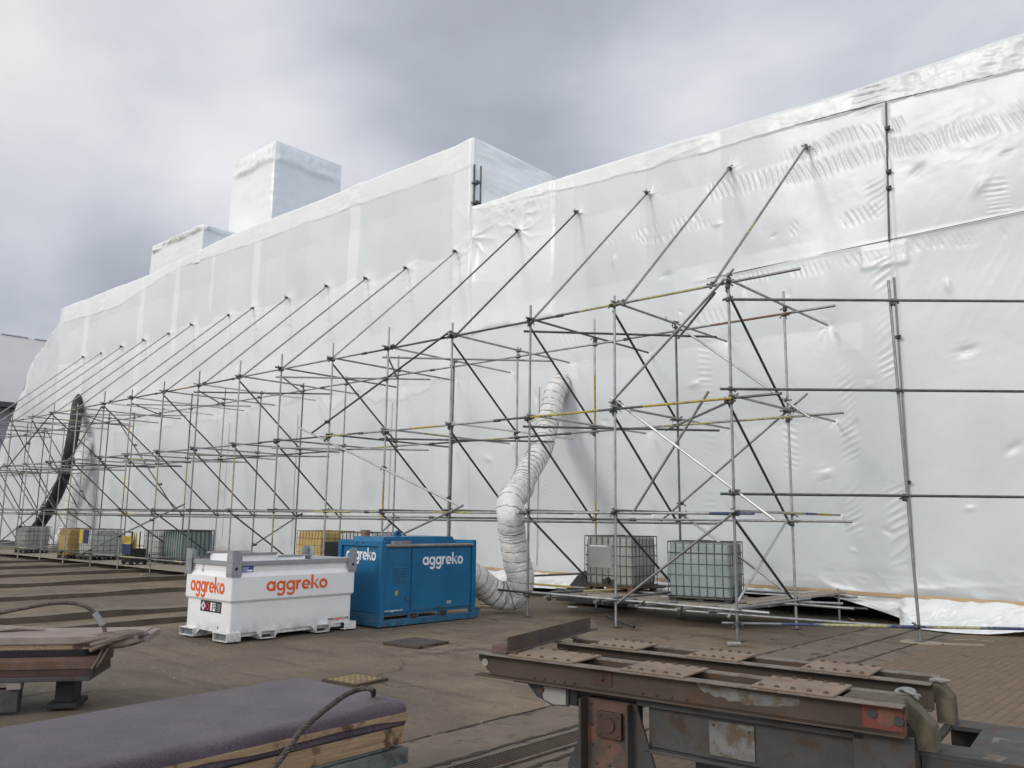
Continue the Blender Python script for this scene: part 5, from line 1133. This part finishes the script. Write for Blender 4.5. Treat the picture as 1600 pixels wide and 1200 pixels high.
# right hand lower frame with its openings
m_ = MB()
z0, z1 = .675, .70
for lo, hi in (((2.935, .20), (6.2, .44)), ((2.935, .95), (6.2, 1.15)), ((2.935, .4401), (2.975, .9499)), ((3.14, .4401), (3.40, .9499)), ((4.0, .4401), (4.3, .9499)), ((5.6, .4401), (6.2, .9499))): m_.box((lo[0], lo[1], z0), (hi[0], hi[1], z1))
m_.box((2.94, .205, .35), (6.2, .222, .6745)); m_.box((2.94, 1.13, .3), (6.2, 1.148, .6745)); m_.box((3.9, .223, .0), (4.1, 1.12, .6745)); m_.box((5.9, .223, .0), (6.1, 1.12, .6745)); m_.build('deck_frame', M['greysteel'], crd)
m_ = MB(); m_.add([(3.22, .62, .7006), (3.25, .62, .7006), (3.25, .75, .7006), (3.36, .76, .7006), (3.36, .775, .7006), (3.22, .78, .7006)], [tuple(range(6))]); m_.build('paint_splash', M['patch'], crd)
m_ = MB(); m_.add([(3.22, .24, .7006), (3.31, .23, .7006), (3.33, .34, .7006), (3.25, .38, .7006)], [(0, 1, 2, 3)]); m_.build('paint_splash', M['patch'], crd)
# timber chocks wedged against the girder ends (loose)
def cmat(): return crd.matrix_world.copy()
def loose(name, mb, mat, label, cat, group=None):
    mb.v = [tuple(cmat() @ Vector(p)) for p in mb.v]; return tag(mb.build(name, mat), label, cat, group)
m_ = MB(); bmq = bmesh.new()
m_.prism([(2.84, .953), (2.88, .962), (3.01, .83), (3.02, .702), (2.925, .702), (2.92, .79), (2.83, .90)], .19, .33, 'y'); loose('timber_chock', m_, M['oak'], 'tall slanted oak chock wedged against the end of the front cradle girder', 'timber chock')
m_ = MB(); m_.prism([(2.89, .925), (2.93, .925), (2.99, .855), (2.995, .702), (2.90, .702)], .95, 1.10, 'y'); loose('timber_chock', m_, M['oak'], 'squat rounded oak chock standing by the end of the rear cradle girder', 'timber chock')
m_ = MB(); m_.bbox((2.57, .10, .84), (2.89, .32, .955), .02); loose('timber_chock', m_, M['oak'], 'split oak block lying between the flanges of the front cradle girder', 'timber chock')
m_ = MB(); pts = [(2.85+.05*math.cos(t*.9)+.01*t*.3, .34+.035*math.sin(t*1.3), .965+.018*math.sin(t*.8)) for t in range(14)]; m_.path(spline(pts, 4), .011, 6); loose('rag', m_, M['sleeve'], 'crumpled pale strip caught on top of the slanted oak chock', 'rag')
m_ = MB(); pts = [(2.86+.04*k, 1.0+.03*math.sin(k*2), .94+.004*k) for k in range(4)]; m_.path(pts, [.012, .02, .018, .008], 6); loose('rag', m_, M['sleeve'], 'pale scrap lying on the squat rounded chock', 'rag')
# angle iron across the girders and a small block
ang = MB(); ang.bbox((-.052, -.02, 0), (.0, 1.55, .010), .002); ang.bbox((-.062, -.02, .0), (-.0525, 1.5, .105), .002)
for y in (.5, 1.0, 1.36): rivet(ang, -.025, y, .010, .014)
Ma = Matrix.Translation((.36, .075, ZT+.016)) @ Matrix.Rotation(R(8), 4, 'Z'); ang.v = [tuple(Ma @ Vector(p)) for p in ang.v]
loose('angle_iron', ang, M['rustbeam'], 'length of rusty angle iron lying across the left ends of the cradle girders', 'angle iron')
m_ = MB(); m_.bbox((.155, .06, ZT+.001), (.29, .20, ZT+.055), .006); loose('packing_block', m_, M['brownsteel'], 'small rusty block on the left tip of the front cradle girder', 'block')

# ------------------------------------------------------------------ purple felt stack, bottom left
XA, XB_, YE, YS = -5.57, -4.42, 3.90, -1.2
def stack_piece(name, mb, mat, label, cat, group=None):
    Mx = Matrix.Translation((XB_, YE, 0)) @ Matrix.Rotation(R(2.2), 4, 'Z'); mb.v = [tuple(Mx @ Vector(p)) for p in mb.v]; return tag(mb.build(name, mat), label, cat, group)
WS = 1.15; LS = 5.2
m_ = MB(); nu, nv = 46, 150                  # soft sheet draped with a rolled edge
vs = []
for j in range(nv+1):
    y = -LS*j/nv
    for i in range(nu+1):
        s = i/nu*(WS+.14); x = -WS+s; dz = 0
        edge = max(0, s-WS+.07)
        if edge > 0: a = min(edge/.06, 1.57); x = -.07+.07*math.sin(a); dz = -.05*(1-math.cos(a))-max(0, edge-.094)*.8+.004*math.sin(y*9+x*40)
        zz_ = .702+dz+.012*float(ridge(np.array(x*2.2+y*.3), np.array(y*.9), 2, 8))-.006+.010*math.sin(y*2.1+x*1.5)*math.exp(-((x+.4)/.5)**2)+.006*float(fbm(np.array(x*3), np.array(y*1.4), 3, 3))*3
        if y > -.25: zz_ += -.018*(1-math.cos((y+.25)/.25*1.57))*0
        vs.append((x+.006*math.sin(y*3), y, zz_))
m_.add(vs, [(j*(nu+1)+i, (j+1)*(nu+1)+i, (j+1)*(nu+1)+i+1, j*(nu+1)+i+1) for j in range(nv) for i in range(nu)], 0, True); m_.box((-WS, -LS, .628), (-.03, -.001, .675))
stack_piece('felt_sheet', m_, M['felt'], 'purple felt covered slab draped over the top of the timber stack at bottom left', 'felt slab')
def wav(x0, x1, z0, z1, jag=0.0, seed=0):
    n = 40; rr = random.Random(seed); w_ = MB(); a = []
    for k in range(n+1): a.append(rr.uniform(-jag, jag)+jag*1.5*math.sin(k*.7+seed))
    for k in range(n):
        ya, yb_ = -LS*k/n, -LS*(k+1)/n
        vs = [(x0, ya, z0), (x1, ya, z0-max(a[k], 0)), (x1, yb_, z0-max(a[k+1], 0)), (x0, yb_, z0), (x0, ya, z1), (x1, ya, z1), (x1, yb_, z1), (x0, yb_, z1)]
        fs = [(0, 3, 2, 1), (4, 5, 6, 7), (1, 2, 6, 5), (3, 0, 4, 7)]
        if k == 0: fs.append((0, 1, 5, 4))
        if k == n-1: fs.append((2, 3, 7, 6))
        w_.add(vs, fs)
    return w_
stack_piece('plank', wav(-WS, .016, .600, .626, .010, 2), M['pine'], 'thin splintered pine plank directly under the purple felt slab', 'plank')
stack_piece('felt_sheet', wav(-WS+.02, -.008, .545, .599, .008, 5), M['feltdark'], 'dark felt layer sandwiched between the two pine planks', 'felt slab')
m_ = MB(); m_.bbox((-WS, -LS, .43), (-.005, -.012, .543), .006); stack_piece('plank', m_, M['pine'], 'thick knotty pine baulk in the middle of the stack at bottom left', 'plank')
m_ = MB(); m_.bbox((-WS+.05, -LS, .305), (.015, .02, .405), .008); stack_piece('plank', m_, M['greywood'], 'grey green timber under the thick pine baulk', 'plank')
m_ = MB(); m_.bbox((-WS+.05, -LS+.3, .4115), (-.01, -.12, .4285), .004); m_.v = [(p[0], p[1], p[2]) for p in m_.v]; stack_piece('plank', m_, M['greywood'], 'thin grey spacer board between the thick pine baulk and the lowest timber', 'plank')
for k, y in enumerate((-.65, -2.4, -4.2)):
    m_ = MB(); m_.bbox((-WS+.1, y-.12, .0), (-.12, y+.12, .334), .01); stack_piece('bearer', m_, M['oak'], 'dark timber bearer on the ground under the purple felt stack', 'bearer', 'bearers under the felt stack')
# wire rope: three strands laid round each other
def rope(name, pts, r, label, parent=None, lay=.11, mat='steelrope'):
    c = spline(pts, 10); arr = np.array([tuple(p) for p in c]); seg = np.r_[0, np.cumsum(np.linalg.norm(np.diff(arr, axis=0), axis=1))]; m = max(int(seg[-1]/.008), 20); s = np.linspace(0, seg[-1], m)
    C_ = np.stack([np.interp(s, seg, arr[:, j]) for j in range(3)], 1); T_ = np.gradient(C_, axis=0); T_ /= np.linalg.norm(T_, axis=1)[:, None]
    up = Vector(T_[0]).orthogonal().normalized(); U = []
    for i in range(m): d = Vector(T_[i]); up = (up-d*up.dot(d)).normalized(); U.append(tuple(up))
    U = np.array(U); V = np.cross(T_, U); mb = MB()
    for k in range(4):
        a = 2*np.pi*(s/lay+k/4); P = C_+(U*np.cos(a)[:, None]+V*np.sin(a)[:, None])*(r*.60); mb.path([tuple(p) for p in P], r*.46, 8)
    return tag(mb.build(name, M[mat]), label, 'wire rope')
rp = [(588, 1075, .735), (583, 1079, .80), (572, 1075, .815), (558, 1078, .80), (540, 1086, .785), (520, 1100, .765), (495, 1120, .74), (470, 1143, .69)]
pts = [G(u, v, z) for u, v, z in rp]; last = pts[-1]
pts = [G(583, 1086, .715)]+pts[1:]+[last+Vector((.035, -.12, -.09)), last+Vector((.05, -.25, -.2)), last+Vector((.07, -.42, -.36)), last+Vector((.05, -.7, -.55)), last+Vector((.0, -1.1, -.62))]
rope('wire_rope', pts, .017, 'thick greasy wire rope looped over the purple felt slab and down its side')

# ------------------------------------------------------------------ left stack on its trestle
D2 = Vector((.60, .80, 0)).normalized(); P2 = Vector((-D2.y, D2.x, 0)); O2 = Vector((-8.86, 3.66, 0))   # right hand front corner
M2 = Matrix(((D2.x, P2.x, 0, O2.x), (D2.y, P2.y, 0, O2.y), (0, 0, 1, 0), (0, 0, 0, 1)))
def st2(name, mb, mat, label, cat, group=None):
    mb.v = [tuple(M2 @ Vector(p)) for p in mb.v]; return tag(mb.build(name, mat), label, cat, group)
LW = 3.2; WD = .72
m_ = MB(); m_.bbox((-LW, .0, .628), (.42, WD, .70), .008); m_.bbox((.42, .1, .622), (.5, WD-.02, .69), .008); st2('stone_slab', m_, M['slab'], 'dusty pinkish slab on top of the left stack', 'slab')
m_ = MB(); m_.bbox((-LW, .02, .575), (.02, WD-.03, .6265), .006); st2('plank', m_, M['pine'], 'yellowish timber under the dusty slab of the left stack', 'plank')
m_ = MB(); m_.bbox((-LW, .01, .512), (-.05, WD-.04, .5735), .01); st2('felt_sheet', m_, M['feltdark'], 'dull purplish layer in the middle of the left stack', 'felt slab')
m_ = MB(); m_.prism([(-.04, .40), (-.04, .47), (.03, .511), (WD-.05, .511), (WD-.05, .40)], -LW, .05, 'x'); m_.v = [(p[0], p[1], p[2]) for p in m_.v]; st2('steel_plank', m_, M['brownsteel'], 'red brown steel plank with a sloping edge in the left stack', 'steel plank')
m_ = MB(); m_.prism([(-.03, .33), (-.03, .399), (WD-.07, .399), (WD-.07, .33)], -LW, .03, 'x'); st2('steel_plank', m_, M['darkred'], 'dark red steel bar at the bottom of the left stack', 'steel plank')
tr = bpy.data.objects.new('trestle', None); COL.objects.link(tr); tr.matrix_world = M2; tag(tr, 'low grey steel trestle carrying the left stack', 'trestle')
m_ = MB(); m_.bbox((-LW, -.06, .285), (.02, WD, .328), .006); m_.build('top_rail', M['greysteel'], tr)
m_ = MB(); m_.bbox((-1.9, -.02, .0), (-.62, .1, .215), .008); m_.build('side_plate', M['greysteel'], tr)
m_ = MB(); m_.box((-1.9, -.045, .08), (-.95, -.0205, .245)); m_.build('cover', M['greyrail'], tr)
m_ = MB(); m_.tube((-1.3, -.0455, .15), (-1.3, -.049, .15), .06, 16); m_.build('stain_disc', M['rustbeam'], tr)
m_ = MB(); m_.bbox((-.40, .10, .0), (-.12, .5, .05), .006); m_.bbox((-.34, .14, .051), (-.18, .46, .284), .006); m_.build('leg', M['hull'], tr)
m_ = MB(); m_.prism([(-2.9, .0), (-2.4, .0), (-2.5, .284), (-2.8, .284)], .05, .5, 'y'); m_.build('leg', M['darksteel'], tr)
m_ = MB(); m_.box((-.72, -.05, .22), (-.60, .05, .284)); m_.build('spacer', M['slab'], tr)
# dusty sling bundled round the slab end
def bundle(cx, cy, cz, rx, ry, rz_, seed, n=46, m=30):
    u, v = np.meshgrid(np.linspace(0, 2*np.pi, n), np.linspace(0, np.pi, m)); rr = 1+(ridge(u*1.1+v*.8, v*1.6+1.2*np.cos(u), 3, seed)-.5)*.55
    rr = rr*(1-sstep(5.3, 6.2832, u))+rr[:, :1]*sstep(5.3, 6.2832, u)
    P = np.stack([cx+rx*rr*np.sin(v)*np.cos(u), cy+ry*rr*np.sin(v)*np.sin(u), cz+rz_*rr*np.cos(v)], -1); mb = MB(); mb.add([tuple(p) for p in P.reshape(-1, 3)], [(j*n+i, j*n+i+1, (j+1)*n+i+1, (j+1)*n+i) for j in range(m-1) for i in range(n-1)], 0, True); return mb
m_ = bundle(.16, .05, .655, .25, .17, .065, 4); b2 = bundle(.30, .14, .70, .16, .14, .035, 8); m_.add(b2.v, b2.f, 0, True)
for k, off in enumerate((0, .05)): m_.path(spline([(.02, -.10, .63-off), (.14, -.15, .66-off*.4), (.30, -.06, .69+off*.3), (.44, .1, .71)], 6), .024, 8)
m_.path(spline([(.12, -.08, .60), (.10, -.10, .52), (.06, -.08, .44), (.03, -.05, .40)], 5), .014, 7); m_.path(spline([(.17, -.08, .60), (.13, -.10, .50), (.08, -.07, .42)], 5), .012, 7)
st2('sling', m_, M['rag'], 'dusty lifting sling bundled over the end of the left stack', 'sling')
hp = [Vector((.06, .22, .70)), Vector((.02, .24, .80)), Vector((-.06, .25, .90)), Vector((-.22, .26, .985)), Vector((-.45, .26, 1.0)), Vector((-.75, .24, .95)), Vector((-1.2, .2, .86)), Vector((-1.8, .2, .77)), Vector((-2.4, .2, .72))]
hs = bpy.data.objects.new('hose', None); COL.objects.link(hs); hs.matrix_world = M2; tag(hs, 'stiff brown hose arching above the left stack with a pale sleeve near its end', 'hose')
m_ = MB(); m_.path(spline(hp, 10), .019, 10); m_.build('tube', M['steelrope'], hs)
m_ = MB(); m_.tube((.03, .236, .775), (-.065, .25, .90), .031, 12); m_.build('sleeve', M['sleeve'], hs)
m_ = MB(); m_.path(spline([(-1.6, .5, .71), (-1.2, .5, .75), (-.9, .48, .735), (-.6, .5, .71)], 8), [.02]*25, 7); b3 = bundle(-1.0, .5, .72, .22, .08, .03, 14, 30, 18); m_.add(b3.v, b3.f, 0, True); st2('sling', m_, M['slab'], 'flat pale sling lying along the back of the left slab', 'sling')

# ------------------------------------------------------------------ covers and litter on the ground
def cover_sheet(name, c, sx, sy, rz, mat, label, cat):
    t = empty(name, (c[0], c[1], 0), rz, label=label, cat=cat); m_ = MB(); m_.bbox((-sx/2, -sy/2, -.02), (sx/2, sy/2, .016), .004); m_.build('lid', M[mat], t)
    m_ = MB()
    for x0, y0, x1, y1 in ((-sx/2-.05, -sy/2-.05, sx/2+.05, -sy/2-.008), (-sx/2-.05, sy/2+.008, sx/2+.05, sy/2+.05), (-sx/2-.05, -sy/2-.008, -sx/2-.008, sy/2+.008), (sx/2+.008, -sy/2-.008, sx/2+.05, sy/2+.008)): m_.box((x0, y0, -.02), (x1, y1, .013))
    m_.build('frame', M['rustbeam'], t); return t
cover_sheet('manhole_cover', G(650, 1004), .62, .62, R(8), 'manhole', 'dark square iron manhole cover in front of the blue heater unit', 'manhole cover')
cover_sheet('manhole_cover', G(555, 1062), .46, .44, R(8), 'chequer', 'small yellow chequered cover beyond the purple felt stack', 'manhole cover')
def litter(name, p, size, rz, mat, label, cat, group=None, tilt=0.0, r=.006):
    m_ = MB(); Mx = Matrix.Translation(p) @ Matrix.Rotation(rz, 4, 'Z') @ Matrix.Rotation(tilt, 4, 'Y'); sx, sy, sz = size; m_.bbox((-sx/2, -sy/2, 0), (sx/2, sy/2, sz), r, 0, Mx); return tag(m_.build(name, M[mat]), label, cat, group)
def stub(p, q, r, mat, label):
    m_ = MB(); p = Vector(p); q = Vector(q); m_.tube(p, q, r, 12, caps=False); d = (q-p).normalized(); m_.tube(p+d*.002, q-d*.002, r*.82, 12, caps=False); n = len(m_.v)
    m_.add([m_.v[i] for i in range(12)]+[m_.v[24+i] for i in range(12)], [(i, (i+1) % 12, 12+(i+1) % 12, 12+i) for i in range(12)]); m_.add([m_.v[12+i] for i in range(12)]+[m_.v[36+i] for i in range(12)], [(i, (i+1) % 12, 12+(i+1) % 12, 12+i) for i in range(12)])
    return tag(m_.build('tube_offcut', M[mat]), label, 'tube offcut')
a = G(947, 961, .03); b = G(991, 980, .03); stub(a, b, .0245, 'old_shade_tube', 'rusty scaffold tube lying on the ground under the near platform')
a = G(888, 949, .03); b = G(902, 950, .03); stub(a, b, .03, 'bright', 'short pale tube offcut lying left of the near platform')
litter('plank', G(922, 956), (.42, .07, .03), R(40), 'old_shade_tube', 'short dark bar on the ground under the grey tank', 'bar')
litter('brick', G(1147, 1008), (.22, .06, .05), R(50), 'idplate', 'pale wrapped bundle at the foot of the nearest scaffold upright', 'bundle', r=.02)
litter('plank', G(1505, 1009), (.62, .12, .03), R(35), 'debriswood', 'splintered plank on the brick paving right of the last upright', 'plank')
litter('plank', G(1508, 1001), (.4, .06, .02), R(52), 'debriswood', 'thin dark splinter behind the splintered plank on the brick paving', 'plank')
litter('plank', G(1543, 1003), (.2, .05, .02), R(10), 'debriswood', 'small wood chip to the right of the splintered plank', 'plank')
litter('plank', G(775, 944), (.9, .16, .03), R(62), 'debriswood', 'broken board lying at the foot of the white duct', 'plank')
litter('plank', G(757, 948), (.7, .12, .03), R(35), 'debriswood', 'second broken board crossing the one at the foot of the white duct', 'plank', tilt=.03)
litter('stone', G(110, 1058), (.08, .05, .02), R(20), 'slab', 'pale chip on the ground right of the left stack', 'chip')
# black sheeting roll beside the ship
m_ = MB(); u, v = np.meshgrid(np.linspace(0, 1, 40), np.linspace(0, 1, 24)); c0 = Vector((-12.05, 15.9, 0))
P = np.stack([c0.x+u*1.9-.5, c0.y+.35*np.sin(v*np.pi*1.0-1.57)+u*.1, .05+(.58*(np.exp(-((u-.3)/.22)**2)+.12))*np.sin(v*np.pi)*(1+(ridge(u*3, v*3, 3, 4)-.5)*.2)], -1)
m_.add([tuple(p) for p in P.reshape(-1, 3)], [(j*40+i, j*40+i+1, (j+1)*40+i+1, (j+1)*40+i) for j in range(23) for i in range(39)], 0, True); tag(m_.build('black_sheet', M['ductblack']), 'black sheet heaped on the ground left of the dull grey tank', 'black sheet')
# scattered grit and small stones near the camera: uncountable
m_ = MB(); rr = random.Random(3)
for k in range(900):
    y = rr.uniform(4.5, 13); x = rr.uniform(-14, -4.2); s = rr.uniform(.004, .011)*(1 if rr.random() < .95 else 1.8)
    vs = [(x+s*rr.uniform(.6, 1.2)*a, y+s*rr.uniform(.6, 1.2)*b, s*.7*c-.004) for a, b, c in ((1, 0, .1), (0, 1, .1), (-1, 0, .1), (0, -1, .1), (.1, .1, 1))]
    m_.add(vs, [(0, 1, 4), (1, 2, 4), (2, 3, 4), (3, 0, 4)])
m_.build('grit', M['board'])['kind'] = 'stuff'

# pale scrape marks on the yard beside the iron cover
m_ = MB(); rr = random.Random(11)
for k in range(9):
    u0 = 640+rr.uniform(-20, 50); v0 = 1010+rr.uniform(0, 10); p = G(u0, v0, .013+.0005*k); a = rr.uniform(-.35, .25)+1.0; Ln = rr.uniform(.25, .8); d = Vector((math.cos(a), math.sin(a), 0)); q = Vector((-d.y, d.x, 0)); n = 8
    for j in range(n):
        if rr.random() < .25: continue
        w0, w1 = rr.uniform(.003, .016), rr.uniform(.003, .016); A = p+d*(Ln*j/n); B_ = p+d*(Ln*(j+1)/n); m_.add([A-q*w0, B_-q*w1, B_+q*w1, A+q*w0], [(0, 1, 2, 3)])
m_.build('ground_scrapes', M['slab'])['kind'] = 'structure'
# splinters and chips about the yard
for k, (u_, v_, lab) in enumerate(((1210, 1000, 'dark splinter on the yard right of the nearest scaffold upright'), (900, 1030, 'small chip of wood on the yard beyond the rear cradle girder'), (1330, 968, 'thin batten offcut lying in front of the gap under the ship'))):
    litter('wood_chip', G(u_, v_, .012), (.16+.05*k, .035, .018), R(30+50*k), 'debriswood' if k else 'oak', lab, 'wood chip')
